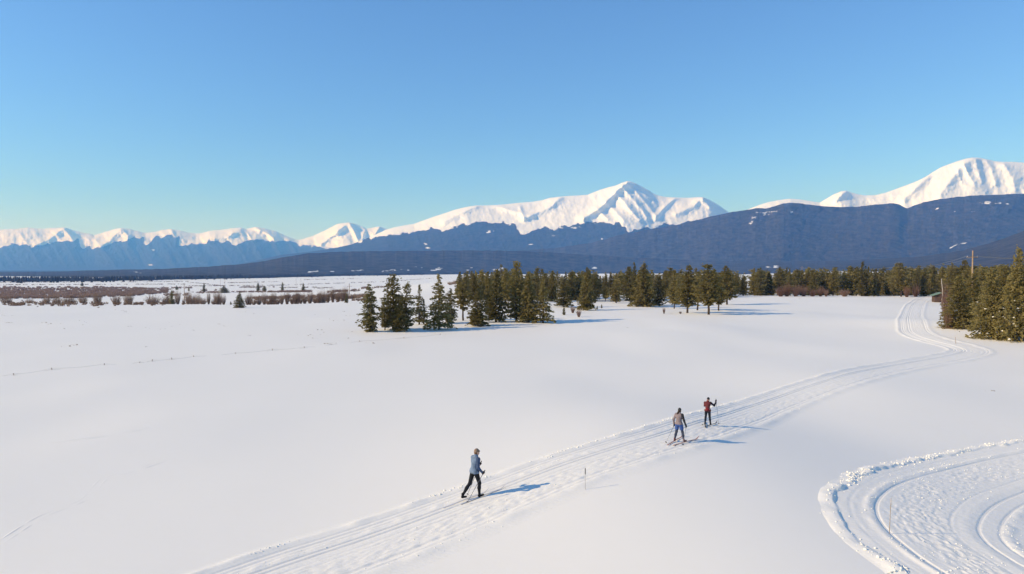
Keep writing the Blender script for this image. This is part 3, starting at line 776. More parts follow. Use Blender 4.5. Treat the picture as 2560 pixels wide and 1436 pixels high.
# the forest behind: individuals in rows
ZONES = [(1300, 'behind the central clump'), (1440, 'left of the lone bushy pine'), (1570, 'behind the lone bushy pine'), (1680, 'around the big cone shaped pine'), (1850, 'behind the bare trunked pines'),
         (1945, 'left of the red willows'), (2075, 'behind the red willows'), (2230, 'right of the red willows'), (2370, 'left of the green roofed hut'), (9999, 'behind the large right pines')]
def forest():
    rng = random.Random(17)
    keys = ['s1', 's2', 's3', 's4', 'p1', 'p2', 'p3', 'p4', 'c1', 't1', 't2']
    front = [(1100, 178), (1180, 168), (1260, 165), (1350, 172), (1420, 178), (1560, 182), (1680, 180), (1850, 212), (1950, 214), (2150, 214), (2360, 205), (2430, 150), (2560, 135), (2800, 130)]
    px = [p for p, _ in front]; fd = [d for _, d in front]
    n = 0
    made = []
    tries = 0
    while n < 262 and tries < 6000:
        tries += 1
        row = rng.random()
        if row < .52: x = rng.uniform(1135, 2760); dep = rng.uniform(0, 22)
        else: x = rng.uniform(1150, 2720); dep = rng.uniform(22, 130)
        d = float(np.interp(x, px, fd)) + dep
        X = (x - 1280) / F_PX * d
        if any((X - a) ** 2 + (d - b) ** 2 < (1.9 if dep < 22 else 3.2) ** 2 for a, b in made): continue
        made.append((X, d)); n += 1
        p = np.array([X, d, float(gz(X, d))])
        # tree tops stand near eye height
        top = 682 + rng.gauss(0, 8) - (10 if rng.random() < .10 else 0) - 8 * max(0, min(1, (x - 1850) / 500))
        if dep > 60: top = 681 + rng.gauss(0, 5) - 12 * max(0, min(1, (x - 1850) / 500))
        h = max(4.0, CAM_Z - p[2] + (672 - top) / F_PX * d)
        if dep < 22 and rng.random() < .22: h *= rng.uniform(.45, .8)
        k = rng.choice(keys)
        r = h * rng.uniform(.21, .32)
        zone = ZONES[int(np.searchsorted([z for z, _ in ZONES], x))][1]
        size = 'tall' if h > 10.2 else ('short' if h < 7.2 else 'medium')
        form = {'s1': 'pointed', 's2': 'ragged', 's3': 'column shaped', 's4': 'bushy', 'p1': 'round topped', 'p2': 'bare trunked', 'p3': 'broad', 'p4': 'dark', 'c1': 'dense', 't1': 'slim', 't2': 'thin crowned'}[k]
        tree('forest_conifer', k, p, h, r, '%s %s conifer in the forest %s %s' % (size, form, 'front row' if dep < 22 else 'back rows', zone), 'conifers of the forest band')
    # the rest of the wood behind, too dense to tell apart
    V = []
    R2 = np.random.default_rng(4)
    for _ in range(420):
        x = R2.uniform(1140, 2900); d = float(np.interp(x, px, fd)) + 14 + 170 * R2.random() ** 1.3
        X = (x - 1280) / F_PX * d; z0 = float(gz(X, d))
        top = 683 + R2.normal() * 5 - 12 * min(1, max(0, (x - 1800) / 500))
        h = max(4.0, CAM_Z - z0 + (672 - top) / F_PX * d); r = h * R2.uniform(.24, .34)
        key = keys[R2.integers(0, len(keys))]
        q = CROWN[key]; q = q[R2.integers(0, 11)::11]
        c = q.mean(1, keepdims=True); q = c + (q - c) * 2.3
        a = R2.uniform(0, 6.28); ca, sa = math.cos(a), math.sin(a); rr = r / PROTO[key][2]
        V.append(np.stack([X + rr * (q[..., 0] * ca - q[..., 1] * sa), d + rr * (q[..., 0] * sa + q[..., 1] * ca), z0 + q[..., 2] * h / 10], -1).reshape(-1, 3))
    V = np.vstack(V)
    tag(obj('forest_mass', mesh_np('forest_mass', V, np.arange(len(V)).reshape(-1, 4)), M['pine']), 'dense conifer wood filling in behind the front trees of the forest band', kind='stuff')
forest()

# trees dotted over the valley on the left
VT = 'single trees in the valley'
for (nm, key, px, b, t, w, d, lab) in [
    ('spruce_tree', 'round', 598, 770, 731, 27, None, 'round dense spruce standing alone at the edge of the snow field'),
    ('pine_tree', 's1', 428, 765, 727, 14, 205, 'dark slim conifer among the brown willows at left'),
    ('pine_tree', 's1', 545, 752, 738, 11, 230, 'small dark conifer rising over the willow band left of the round spruce'),
    ('pine_tree', 's3', 866, 758, 735, 9, None, 'narrow dark conifer beside the valley utility pole left of the clump'),
    ('pine_tree', 's1', 510, 731, 709, 9, None, 'thin valley conifer left of the round grey bush'),
    ('pine_tree', 's1', 645, 728, 707, 11, None, 'first of the pair of valley conifers beyond the round spruce'),
    ('pine_tree', 'p3', 661, 729, 715, 14, None, 'stubby second of the pair of valley conifers beyond the round spruce'),
    ('pine_tree', 's1', 706, 728, 706, 9, None, 'slender valley conifer right of the conifer pair'),
    ('pine_tree', 's2', 758, 729, 708, 13, None, 'spreading valley conifer farthest right along the reddish brush line'),
    ('pine_tree', 's3', 442, 725, 714, 7, None, 'tiny valley conifer above the slim dark one'),
    ('pine_tree', 's1', 472, 728, 718, 5, None, 'smallest valley conifer right of the left utility pole'),
    ('pine_tree', 'p3', 205, 716, 706, 9, None, 'lone tree above the wide brown willow thicket at far left'),
    ('pine_tree', 's3', 577, 762, 754, 5, None, 'tiny sapling beside the round dense spruce'),
    ('pine_tree', 's1', 1410, 788, 768, 10, None, 'small pale sapling on the snow right of the central clump'),
    ('pine_tree', 's1', 1504, 771, 761, 5, None, 'tiny dark sapling right of the lone bushy pine'),
    ('pine_tree', 's1', 1493, 774, 765, 5, None, 'tiny pale sapling touching the lone bushy pine'),
]:
    tree_px(nm, key, px, b, t, w, lab, VT, d=d)
tree_px('deciduous_bush', 'round', 560, 733, 716, 25, 'round grey green bush in the valley left of the round spruce', VT, cat='bush')

# ------------------------------------------------------------------ willows
def willow_mesh(seed, stems=150, H=2.2, R=1.5, fan=.62):
    rng = np.random.default_rng(seed)
    V = []; F = []; k = 0
    for i in range(stems):
        a = rng.uniform(0, 6.283); b0 = rng.uniform(0, .45) * R * .5
        p = np.array([math.cos(a) * b0, math.sin(a) * b0, -.1])
        tilt = fan * math.sqrt(rng.random()) * 1.25
        az = a + rng.normal() * .5
        L = H * rng.uniform(.6, 1.08) * (1.05 - .25 * tilt)
        d = np.array([math.sin(tilt) * math.cos(az), math.sin(tilt) * math.sin(az), math.cos(tilt)])
        mid = p + d * L * .55 + np.array([0, 0, -.05]); tip = p + d * L + np.array([0, 0, .12 * L * tilt])
        for (q0, q1, w0, w1) in ((p, mid, .016, .012), (mid, tip, .012, .004)):
            sd = np.cross(q1 - q0, rng.normal(size=3)); sd /= np.linalg.norm(sd)
            V += [q0 - sd * w0, q0 + sd * w0, q1 + sd * w1, q1 - sd * w1]; F.append([k, k + 1, k + 2, k + 3]); k += 4
        for _ in range(4):      # side twigs
            s = rng.uniform(.35, .95); q0 = p + d * L * s
            dd = d + rng.normal(size=3) * .45; dd /= np.linalg.norm(dd)
            q1 = q0 + dd * rng.uniform(.2, .5); sd = np.cross(dd, rng.normal(size=3)); sd /= np.linalg.norm(sd)
            V += [q0 - sd * .010, q0 + sd * .010, q1 + sd * .003, q1 - sd * .003]; F.append([k, k + 1, k + 2, k + 3]); k += 4
    return np.array(V), np.array(F)
WV = [willow_mesh(20 + i, stems=[240, 200, 260][i], fan=[.62, .52, .74][i]) for i in range(3)]
WM = [mesh_np('twigs', v, f) for v, f in WV]
WMR = [mesh_np('twigs', v, f) for v, f in WV]
for m_ in WM: m_.materials.append(M['willow'])
for m_ in WMR: m_.materials.append(M['redwillow'])
def willow(p, h, r, label, group, red=False, k=None):
    k = TRNG.randrange(3) if k is None else k
    e = obj('willow_bush', (WMR if red else WM)[k], None, None, tuple(p))
    e.rotation_euler = (0, 0, TRNG.uniform(0, 6.28)); e.scale = (r / 1.45, r / 1.45, h / 2.2)
    return tag(e, label, 'shrub', group)
BW = 'willow bushes along the far edge of the snow field'
ORD = 'first second third fourth fifth sixth seventh eighth ninth tenth eleventh twelfth thirteenth fourteenth fifteenth sixteenth seventeenth eighteenth nineteenth twentieth twenty-first twenty-second twenty-third twenty-fourth twenty-fifth twenty-sixth'.split()
ords = ['first', 'second', 'third', 'fourth', 'fifth', 'sixth', 'seventh', 'eighth', 'ninth', 'tenth']
for i, (px, w, h) in enumerate([(14, 36, 17), (72, 22, 13), (115, 20, 18), (140, 24, 19), (172, 34, 18), (206, 24, 20), (243, 30, 22), (289, 28, 18), (320, 30, 22), (380, 38, 20)]):
    p = at_dist(px, 214 + 6 * math.sin(i * 2.3)); d = p[1]
    willow(p, h * 1.62 / F_PX * d, w / 2 * 1.0 / F_PX * d, 'bare brown willow bush, %s from the left edge in the row' % ords[i], BW)
for i, px in enumerate(np.linspace(412, 562, 15) + 4 * np.sin(np.arange(15) * 5.3)):
    p = at_dist(px, 216 + 7 * math.sin(i * 1.9)); d = p[1]
    willow(p, (22 + 8 * math.sin(i * 2.7)) * 1.35 / F_PX * d, (8.5 + 4 * math.sin(i * 4.3)) / F_PX * d, 'bare willow, %s from left in the dense band left of the round spruce' % ORD[i], 'willow band left of the round spruce')
for i, px in enumerate(np.linspace(618, 862, 26) + 4 * np.sin(np.arange(26) * 5.3)):
    p = at_dist(px, 216 + 22 * (px - 618) / 244 + 7 * math.sin(i * 1.9)); d = p[1]
    willow(p, (18 + 7 * math.sin(i * 2.1) + 8 * (px - 618) / 244) * 1.35 / F_PX * d, 9.5 / F_PX * d, 'bare willow, %s from left in the long band right of the round spruce' % ORD[i], 'willow band right of the round spruce')
RW = 'red willows in front of the right forest'
for i, (px, w, h) in enumerate([(1952, 26, 26), (1968, 26, 32), (1990, 30, 28), (2010, 28, 26), (2032, 24, 20), (2052, 22, 24), (2066, 16, 18), (2112, 30, 18), (2268, 22, 26), (2290, 24, 30)]):
    p = at_dist(px, 208 + 3 * math.sin(i * 3.1)); d = p[1]
    willow(p, h * 1.15 / F_PX * d, w / 2 / F_PX * d, 'reddish willow bush, %s from left before the right part of the forest' % ords[i], RW, True)
for (px, b, w, h, red, lab) in [(1447, 793, 18, 19, True, 'sparse reddish bare shrub on the snow right of the clump'), (1432, 783, 16, 17, True, 'small twiggy shrub left of the lone bushy pine'),
                                (1660, 785, 9, 16, True, 'little red brown shrub on open snow below the forest'), (1701, 785, 8, 7, False, 'tiny dry shrub at the foot of the left bare trunked pine'),
                                (2366, 800, 34, 88, True, 'tall red brown willow on the left flank of the large right pines'), (2372, 822, 30, 40, True, 'low rusty willow at the foot of the large right pines')]:
    p = ground_at(px, b); d = p[1]
    willow(p, h * 1.1 / F_PX * d, w / 2 / F_PX * d, lab, None, red)

def brush_mass(name, pts, hs, label, mat, per=16, seed=1):
    """many low bushes that read as one mass"""
    rng = np.random.default_rng(seed)
    n = len(pts)
    P = np.repeat(np.asarray(pts), per, 0); H = np.repeat(np.asarray(hs), per)
    m = len(P)
    a = rng.uniform(0, 6.283, m); tl = .6 * np.sqrt(rng.random(m)); L = H * rng.uniform(.6, 1.1, m)
    r = H * .45 * rng.random(m)
    b = P + np.stack([np.cos(a) * r, np.sin(a) * r, np.full(m, -.15)], 1)
    t = b + np.stack([np.sin(tl) * np.cos(a), np.sin(tl) * np.sin(a), np.cos(tl)], 1) * L[:, None]
    sd = np.cross(t - b, rng.normal(size=(m, 3))); sd /= np.linalg.norm(sd, axis=1)[:, None]
    w = (.06 + .07 * H)[:, None]
    V = np.stack([b - sd * w, b + sd * w, t + sd * w * .25, t - sd * w * .25], 1).reshape(-1, 3)
    return tag(obj(name, mesh_np(name, V, np.arange(m * 4).reshape(-1, 4)), mat), label, kind='stuff')
rng0 = np.random.default_rng(77)
pts = []; hs = []
while len(pts) < 2400:
    px = rng0.uniform(-330, 420)
    lo = np.interp(px, [-330, 0, 200, 330, 420], [755, 748, 746, 741, 733]); hi = np.interp(px, [-330, 0, 250, 400, 420], [717, 718, 718, 723, 725])
    r = rng0.uniform(hi, lo)
    p = ground_at(px, r)
    if abs(px) > 360 and rng0.random() < .5: continue
    pts.append(p); hs.append(rng0.uniform(1.2, 2.6))
brush_mass('willow_thicket', pts, hs, 'wide reddish brown willow thicket on the valley floor at left', M['thicket'], 52, 2)
def line_brush(segs, label, mat, seed, hmin, hmax, dens=1.2):
    r = np.random.default_rng(seed); P = []; H = []
    for (x0, y0, x1, y1, th) in segs:
        for t in r.random(int(abs(x1 - x0) * dens) + 3):
            px = x0 + (x1 - x0) * t
            if noise(px / 9, y0, seed) + r.normal() * .35 < -.15: continue
            p = ground_at(px, y0 + (y1 - y0) * t + r.normal() * th)
            P.append(p); H.append(r.uniform(hmin, hmax))
    return brush_mass('brush_line', P, H, label, mat, 12, seed)
line_brush([(580, 731, 782, 730, .6), (478, 732, 545, 732, .8), (400, 731, 440, 731, 1.0), (395, 726, 430, 724, .8), (620, 748, 700, 746, 1.2), (700, 746, 860, 741, 1.5), (330, 722, 480, 720, 1.0), (600, 719, 700, 718, .6)], 'reddish brush line beyond the round spruce in the valley', M['thicket'], 31, .6, 1.8, 3.0)
line_brush([(470, 716, 700, 714, .4), (690, 714, 960, 705, .4), (960, 705, 1085, 696, .5), (0, 713, 480, 711, .4), (300, 706, 470, 704, .5), (430, 702, 520, 711, .4), (520, 711, 560, 716, .4), (700, 720, 800, 719, .5), (780, 722, 830, 720, .4), (0, 707, 200, 706, .3)], 'thin brush and fence lines across the far valley floor', M['willow'], 32, .5, 1.5, 1.6)
line_brush([(880, 744, 925, 742, .8), (835, 748, 900, 746, .5), (1120, 712, 1160, 706, 1.0)], 'grey brush left of the central tree clump in the valley', M['willow'], 33, 1.0, 1.8, 1.5)
line_brush([(0, 763, 60, 762, 2.0), (20, 759, 250, 760, 3.5), (250, 761, 420, 760, 2.0), (400, 760, 560, 759, 2.0), (600, 757, 870, 750, 2.5), (880, 752, 940, 749, 2.0)], 'low straggling twigs between the willow bushes along the field edge', M['willow'], 34, .3, .9, 1.3)
line_brush([(410, 738, 470, 737, 1.5), (500, 727, 560, 726, 1.2), (820, 731, 900, 727, 1.2), (900, 722, 960, 719, .8), (560, 708, 700, 705, .5), (760, 700, 900, 697, .4)], 'scattered brown brush patches over the middle of the valley floor', M['thicket'], 35, .7, 1.7, 1.6)
# dry grass poking through the snow
def grass():
    r = np.random.default_rng(9); P = []; H = []
    for _ in range(170):
        px = r.uniform(0, 940); row = r.uniform(770, 870)
        if noise(px / 90, row / 22, 5) < .15: continue
        c = ground_at(px, row)
        for _ in range(r.integers(1, 5)):
            x = c[0] + r.normal() * .5; y = c[1] + r.normal() * .35
            P.append([x, y, float(gz(x, y)) + .05]); H.append(r.uniform(.08, .20))
    for (px, row, k) in [(1112, 838, 8), (2440, 975, 2), (900, 812, 4), (1565, 820, 3), (875, 830, 4), (2200, 747, 5), (2180, 742, 6), (1860, 733, 5), (2005, 748, 3)]:
        c = ground_at(px, row)
        for _ in range(k):
            x = c[0] + r.normal() * .5; y = c[1] + r.normal() * .3
            P.append([x, y, float(gz(x, y)) + .03]); H.append(r.uniform(.07, .2))
    brush_mass('dry_grass', P, H, 'sparse dry grass tips poking through the snow', M['dry'], 7, 6)
    P = []; H = []
    for _ in range(260):
        c = ground_at(r.uniform(2358, 2440), r.uniform(814, 823))
        P.append(c); H.append(r.uniform(.25, .6))
    brush_mass('dry_grass', P, H, 'rusty dry grass fringe under the large right pines', M['dry'], 9, 7)
grass()
# ragged edge where the valley forest meets the far snow plain
def far_edge():
    r = np.random.default_rng(12)
    mb_v = []; mb_f = []; k = 0
    a = np.linspace(0, 6.283, 5, endpoint=False)
    D0p = [(-600, 1300), (0, 1430), (250, 1500), (480, 1750), (700, 2200), (900, 2900), (1150, 3600), (1500, 4300), (1700, 4300), (1850, 3300), (2100, 2400)]
    for _ in range(5200):
        px = r.uniform(-420, 1900)
        d = curve(D0p, px) * (1 + .035 * noise(px / 60, 1, 3)) - abs(r.normal()) * 22 + 20
        if r.random() < .05: d -= r.uniform(20, 200)
        p = at_dist(px, float(d)); h = r.uniform(7, 13); w = h * .22
        ring = np.stack([p[0] + w * np.cos(a), p[1] + w * np.sin(a), np.full(5, p[2] + .4)], 1)
        mb_v.append(np.vstack([ring, [[p[0], p[1], p[2] + h]]])); mb_f.append(np.array([[i, (i + 1) % 5, 5] for i in range(5)]) + k); k += 6
    tag(obj('distant_wood', mesh_np('distant_wood', np.vstack(mb_v), np.vstack(mb_f)), M['farwood']), 'ragged line of distant conifers where the far snow plain meets the wooded ridge', kind='stuff')
far_edge()

# ------------------------------------------------------------------ wire fence half buried in the snow
FENCE_PIX = [(-40, 943), (35, 939), (130, 926), (260, 913), (348, 908), (380, 904), (430, 900), (485, 893), (588, 885), (680, 877), (760, 871), (830, 863), (900, 855), (1010, 847), (1100, 838)]
fe = empty('wire_fence', tuple(ground_at(480, 894)))
tag(fe, 'low wire fence with wooden posts half buried across the left field', 'fence')
fp0 = np.array(fe.location); tops = []
for i, (px, row) in enumerate(FENCE_PIX):
    p = ground_at(px, row); h = .08 + .12 * abs(math.sin(i * 2.3))
    mb = MB(); q = p - fp0
    ln = .04 * math.sin(i * 5.1)
    mb.tube([q + [0, 0, -.3], q + [ln, 0, h * .5], q + [ln * 2, 0, h]], [.032, .030, .028], 7)
    obj('post', mb.mesh('post', True), M['postwood'], fe)
    tops.append(q + [ln * 2, 0, h - .05])
for k, dz in enumerate((0, -.09)):
    mb = MB()
    P = []
    for a, b in zip(tops[:-1], tops[1:]):
        for t in np.linspace(0, 1, 8, endpoint=False): P.append(a + (b - a) * t + np.array([0, 0, dz - .10 * math.sin(math.pi * t)]))
    P.append(tops[-1] + np.array([0, 0, dz]))
    mb.tube(P, .005, 4, False)
    obj('wire', mb.mesh('wire'), M['wire'], fe)

# ------------------------------------------------------------------ trail marker stakes
def stake(px, row, h, label, top=True, lean=0.0, r=.018, mat=None):
    p = ground_at(px, row)
    e = empty('marker_stake', tuple(p))
    mb = MB(); mb.tube([[0, 0, -.2], [lean * h * .5, 0, h * .5], [lean * h, 0, h]], [r, r, r * .9], 6)
    obj('shaft', mb.mesh('shaft', True), mat or M['postwood'], e)
    if top:
        mb = MB(); mb.tube([[lean * h * .78, 0, h * .74], [lean * h, 0, h * 1.0], [lean * h * 1.02, 0, h * 1.03]], [.014, .016, .008], 7)
        obj('cap', mb.mesh('cap', True), M['dark'], e)
    return tag(e, label, 'stake', 'trail marker stakes')
M['dark'] = flat('rubber_and_doorway_dark', (.03, .03, .035), .6, .3, .2, 8)
M['palewood'] = flat('pale_stake', (.50, .46, .42), .7, .2, .1, 8)
stake(1463, 1226, .72, 'thin pale marker stake with dark tip beside the trail right of the first skier', True, 0, .009, M['palewood'])
stake(2223, 1338, 1.05, 'thin tall brown stake on the bending trail at lower right', False, .04, .009)
stake(2390, 861, .8, 'short leaning stake beside the trail bend below the right pines', False, -.12, .03)

# ------------------------------------------------------------------ utility poles and wires
def utility_pole(p, h, label, group, arm=True, r=.13):
    e = empty('utility_pole', tuple(p))
    mb = MB(); mb.tube([[0, 0, -.5], [0, 0, h * .5], [0, 0, h]], [r * 1.15, r, r * .75], 9)
    obj('pole', mb.mesh('pole', True), M['polewood'], e)
    if arm:
        mb = MB(); mb.box((0, .12, h - 1.3), (2.2, .10, .12)); obj('crossarm', mb.mesh('crossarm'), M['polewood'], e)
        for x in (-.95, .95):
            mb = MB(); mb.tube([[x, .12, h - 1.24], [x, .12, h - 1.14], [x, .12, h - 1.02]], [.05, .07, .03], 7)
            obj('insulator', mb.mesh('insulator', True), M['ceramic'], e)
    return tag(e, label, 'utility pole', group)
def pole_top(px, d, top_row):
    p = at_dist(px, d); return p, CAM_Z + (672.1 - top_row) / F_PX * d - p[2]
p1, h1 = pole_top(2431, 133, 627); utility_pole(p1, h1, 'tall wooden utility pole rising above the large right pines', 'poles of the power line', r=.15)
p2, h2 = pole_top(2250, 255, 660); utility_pole(p2, h2, 'utility pole standing among forest tops left of the tall one', 'poles of the power line', r=.16)
p3, h3 = pole_top(2005, 480, 666); utility_pole(p3, h3, 'farthest utility pole of the line over the forest', 'poles of the power line', r=.16)
p0, h0 = pole_top(2950, 128, 626); utility_pole(p0, h0, 'utility pole of the line beyond the right edge of the photo', 'poles of the power line', r=.15)
def cable(a, b, sag, label, r=.03):
    a = np.array(a); b = np.array(b); t = np.linspace(0, 1, 25)
    P = a[None] + (b - a)[None] * t[:, None]; P[:, 2] -= sag * 4 * t * (1 - t)
    mb = MB(); mb.tube(P - a, r, 5, False)
    o = obj('power_line', mb.mesh('power_line'), M['wire'], None, tuple(a))
    tag(o, label, 'power line', 'overhead wires')
for (a, ha, b, hb, sag, w) in ((p1, h1, p2, h2, 1.2, 'between the tall pole and the pole among the forest tops'), (p2, h2, p3, h3, 1.8, 'running on left over the forest from the pole among the tops'), (p0, h0, p1, h1, .8, 'from the tall pole to the right edge of the photo')):
    for x, sd in ((-.95, 'left'), (.95, 'right')):
        cable((a[0] + x, a[1] + .12, a[2] + ha - 1.05), (b[0] + x, b[1] + .12, b[2] + hb - 1.05), sag, '%s overhead wire %s' % (sd, w), .022 + .00006 * a[1])
p, h = pole_top(460, 330, 711); utility_pole(p, h, 'utility pole among the willows at left', 'poles in the valley', False, .15)
p, h = pole_top(873, 300, 709); utility_pole(p, h, 'utility pole beside the narrow conifer left of the clump', 'poles in the valley', True, .15)
for (px, d, top, lab) in ((551, 900, 697, 'left leg pole of the far pair above the round grey bush'), (562, 900, 697, 'right leg pole of the far pair above the round grey bush'), (740, 950, 696, 'far valley pole above the spreading valley conifer, left one'), (752, 950, 696, 'far valley pole above the spreading valley conifer, right one')):
    p, h = pole_top(px, d, top); utility_pole(p, h, lab, 'poles in the valley', False, .14)
p, h = pole_top(2356, 170, 697)
mb = MB(); mb.tube([[0, 0, -.3], [.15, 0, h * .5], [-.25, 0, h]], [.12, .10, .05], 7)
for zz, dx in ((.6, .5), (.75, -.45), (.88, .3)): mb.tube([[0, 0, h * zz], [dx, .1, h * zz + .5]], [.035, .01], 4, False)
tag(obj('bare_tree', mb.mesh('bare_tree', True), M['palewood'], None, tuple(p)), 'pale bare trunk standing just behind the green roofed hut', 'tree')

# ------------------------------------------------------------------ small hut with green roof
def hut():
    p = at_dist(2353, 176)
    e = empty('hut', tuple(p), math.radians(-18))
    M['hutwall'] = flat('red_brown_boards', (.11, .072, .055), .85, .1, .25, 4)
    M['hutroof'] = flat('green_metal_roof', (.17, .24, .15), .6, .4, .12, 2)
    W, D, Hh = 3.4, 2.8, 1.7
    t = .1
    for i, (c, d) in enumerate([((-W / 2 + .55, -D / 2, Hh / 2), (1.1, t, Hh)), ((W / 2 - .55, -D / 2, Hh / 2), (1.1, t, Hh)), ((0, D / 2, Hh / 2), (W, t, Hh)), ((-W / 2 + t / 2, 0, Hh / 2 - .003), (t, D - t - .01, Hh)), ((W / 2 - t / 2, 0, Hh / 2 - .003), (t, D - t - .01, Hh))]):
        mb = MB(); mb.box(c, d); obj('wall', mb.mesh('wall'), M['hutwall'], e)
    mb = MB(); mb.box((0, -D / 2 + .25, Hh / 2 - .1), (1.15, .06, Hh - .2)); obj('doorway_dark', mb.mesh('doorway_dark'), M['dark'], e)  # dark panel set in the open doorway to paint the shade inside
    for s in (-1, 1):
        mb = MB(); x0, x1 = 0, s * (W / 2 + .5); z0, z1 = Hh + .75, Hh - .05
        v = [[x0, -D / 2 - .5, z0], [x1, -D / 2 - .5, z1], [x1, D / 2 + .5, z1], [x0, D / 2 + .5, z0]]
        v += [[a, b, c + .08] for a, b, c in v]
        mb.add(v, [[3, 2, 1, 0], [4, 5, 6, 7], [0, 1, 5, 4], [1, 2, 6, 5], [2, 3, 7, 6], [3, 0, 4, 7]])
        r = obj('roof_panel', mb.mesh('roof_panel'), M['hutroof'], e)
    for s in (-1, 1):
        mb = MB(); y = s * D / 2
        mb.add([[-W / 2, y - .04, Hh + .004], [W / 2, y - .04, Hh + .004], [0, y - .04, Hh + .72], [-W / 2, y + .04, Hh + .004], [W / 2, y + .04, Hh + .004], [0, y + .04, Hh + .72]], [[0, 3, 4, 1], [1, 4, 5, 2], [2, 5, 3, 0]], [[0, 1, 2], [3, 5, 4]])
        obj('gable', mb.mesh('gable'), M['hutwall'], e)
    tag(e, 'small red brown hut with green gable roof at the end of the trail', 'hut')
hut()
# ------------------------------------------------------------------ people
def surface(f, lo, h):
    """surface nets over a signed distance grid"""
    nx, ny, nz = f.shape
    cs = [(0, 0, 0), (1, 0, 0), (0, 1, 0), (1, 1, 0), (0, 0, 1), (1, 0, 1), (0, 1, 1), (1, 1, 1)]
    sl = lambda a, n: slice(a, n - 1 + a)
    cv = np.stack([f[sl(a, nx), sl(b, ny), sl(c, nz)] for a, b, c in cs], -1)
    ins = cv < 0
    act = ins.any(-1) & ~ins.all(-1)
    ijk = np.argwhere(act); v = cv[act]
    acc = np.zeros((len(v), 3)); cnt = np.zeros(len(v))
    for a in range(8):
        for b in range(a + 1, 8):
            if sum(abs(p - q) for p, q in zip(cs[a], cs[b])) != 1: continue
            x = (v[:, a] < 0) != (v[:, b] < 0)
            t = np.where(x, v[:, a] / np.where(x, v[:, a] - v[:, b], 1), 0)
            pt = np.array(cs[a])[None] + (np.array(cs[b]) - np.array(cs[a]))[None] * t[:, None]
            acc[x] += pt[x]; cnt += x
    V = lo + (ijk + acc / cnt[:, None]) * h
    cid = -np.ones(act.shape, int); cid[act] = np.arange(len(v))
    Q = []
    for ax in range(3):
        o1, o2 = [(1, 2), (2, 0), (0, 1)][ax]
        s0 = [slice(None)] * 3; s1 = [slice(None)] * 3
        s0[ax] = slice(0, -1); s1[ax] = slice(1, None)
        A = f[tuple(s0)] < 0; B = f[tuple(s1)] < 0
        g = np.argwhere(A != B)
        ok = (g[:, o1] > 0) & (g[:, o2] > 0) & (g[:, o1] < f.shape[o1] - 1) & (g[:, o2] < f.shape[o2] - 1)
        g = g[ok]; fl = A[tuple(g.T)]
        def c(d1, d2):
            q = g.copy(); q[:, o1] += d1; q[:, o2] += d2
            return cid[tuple(q.T)]
        q = np.stack([c(-1, -1), c(0, -1), c(0, 0), c(-1, 0)], 1)
        q[~fl] = q[~fl][:, ::-1]
        Q.append(q)
    return V, np.vstack(Q)

def sdf_mesh(name, prims, h=.016, k=.03, cut=None, pad=.06, grow=0.0):
    """prims: ('c', a, b, ra, rb) tapered limbs or ('e', centre, radii) ellipsoids"""
    P = []
    for p in prims:
        if p[0] == 'c': P += [np.array(p[1]) - max(p[3], p[4]), np.array(p[1]) + max(p[3], p[4]), np.array(p[2]) - max(p[3], p[4]), np.array(p[2]) + max(p[3], p[4])]
        else: P += [np.array(p[1]) - np.array(p[2]), np.array(p[1]) + np.array(p[2])]
    lo = np.min(P, 0) - pad - grow; hi = np.max(P, 0) + pad + grow
    n = np.ceil((hi - lo) / h).astype(int) + 1
    G = np.stack(np.meshgrid(*[lo[i] + h * np.arange(n[i]) for i in range(3)], indexing='ij'), -1)
    D = None
    for p in prims:
        if p[0] == 'c':
            a = np.array(p[1], float); b = np.array(p[2], float); ab = b - a
            t = np.clip(((G - a) @ ab) / max(1e-9, ab @ ab), 0, 1)
            d = np.linalg.norm(G - a - t[..., None] * ab, axis=-1) - (p[3] + (p[4] - p[3]) * t) - grow
        else:
            r = np.array(p[2], float) + grow
            q = (G - np.array(p[1])) / r
            d = (np.linalg.norm(q, axis=-1) - 1) * r.min()
        if D is None: D = d
        else:
            hh = np.clip(.5 + .5 * (D - d) / k, 0, 1)
            D = D + (d - D) * hh - k * hh * (1 - hh)
    if cut is not None: D = np.maximum(D, cut(G))
    V, F = surface(D, lo, h)
    return mesh_np(name, V, F, True)

def cloth(name, rgb, var=.15, scale=14, rough=.85):
    m = flat(name, rgb, rough, .15, var, scale)
    return m

def grip_hand(c, axis, wrist):
    """a closed gloved hand round a pole: palm, four curled fingers of unequal length, thumb"""
    c = np.array(c, float); ax = np.array(axis, float); ax /= np.linalg.norm(ax)
    w = np.array(wrist, float) - c; w -= ax * (w @ ax) * .4; w /= np.linalg.norm(w)
    u = w - ax * (w @ ax); u /= np.linalg.norm(u); v = np.cross(ax, u)
    pr = [('c', c + u * .045, np.array(wrist, float), .036, .032), ('c', c + u * .034 - ax * .032, c + u * .034 + ax * .032, .026, .026)]
    for i, (off, rad, end) in enumerate(((-.036, .013, 3.5), (-.013, .014, 3.9), (.010, .0135, 3.7), (.032, .011, 3.2))):
        ang = np.linspace(.3, end, 4)
        q = [c + ax * off + (u * math.cos(a) + v * math.sin(a)) * .028 for a in ang]
        for a, b in zip(q[:-1], q[1:]): pr.append(('c', a, b, rad, rad * .92))
    q = [c + u * .035 - ax * .04, c - v * .03 - ax * .045, c - v * .022 - u * .024 - ax * .035]
    for a, b in zip(q[:-1], q[1:]): pr.append(('c', a, b, .015, .013))
    return pr

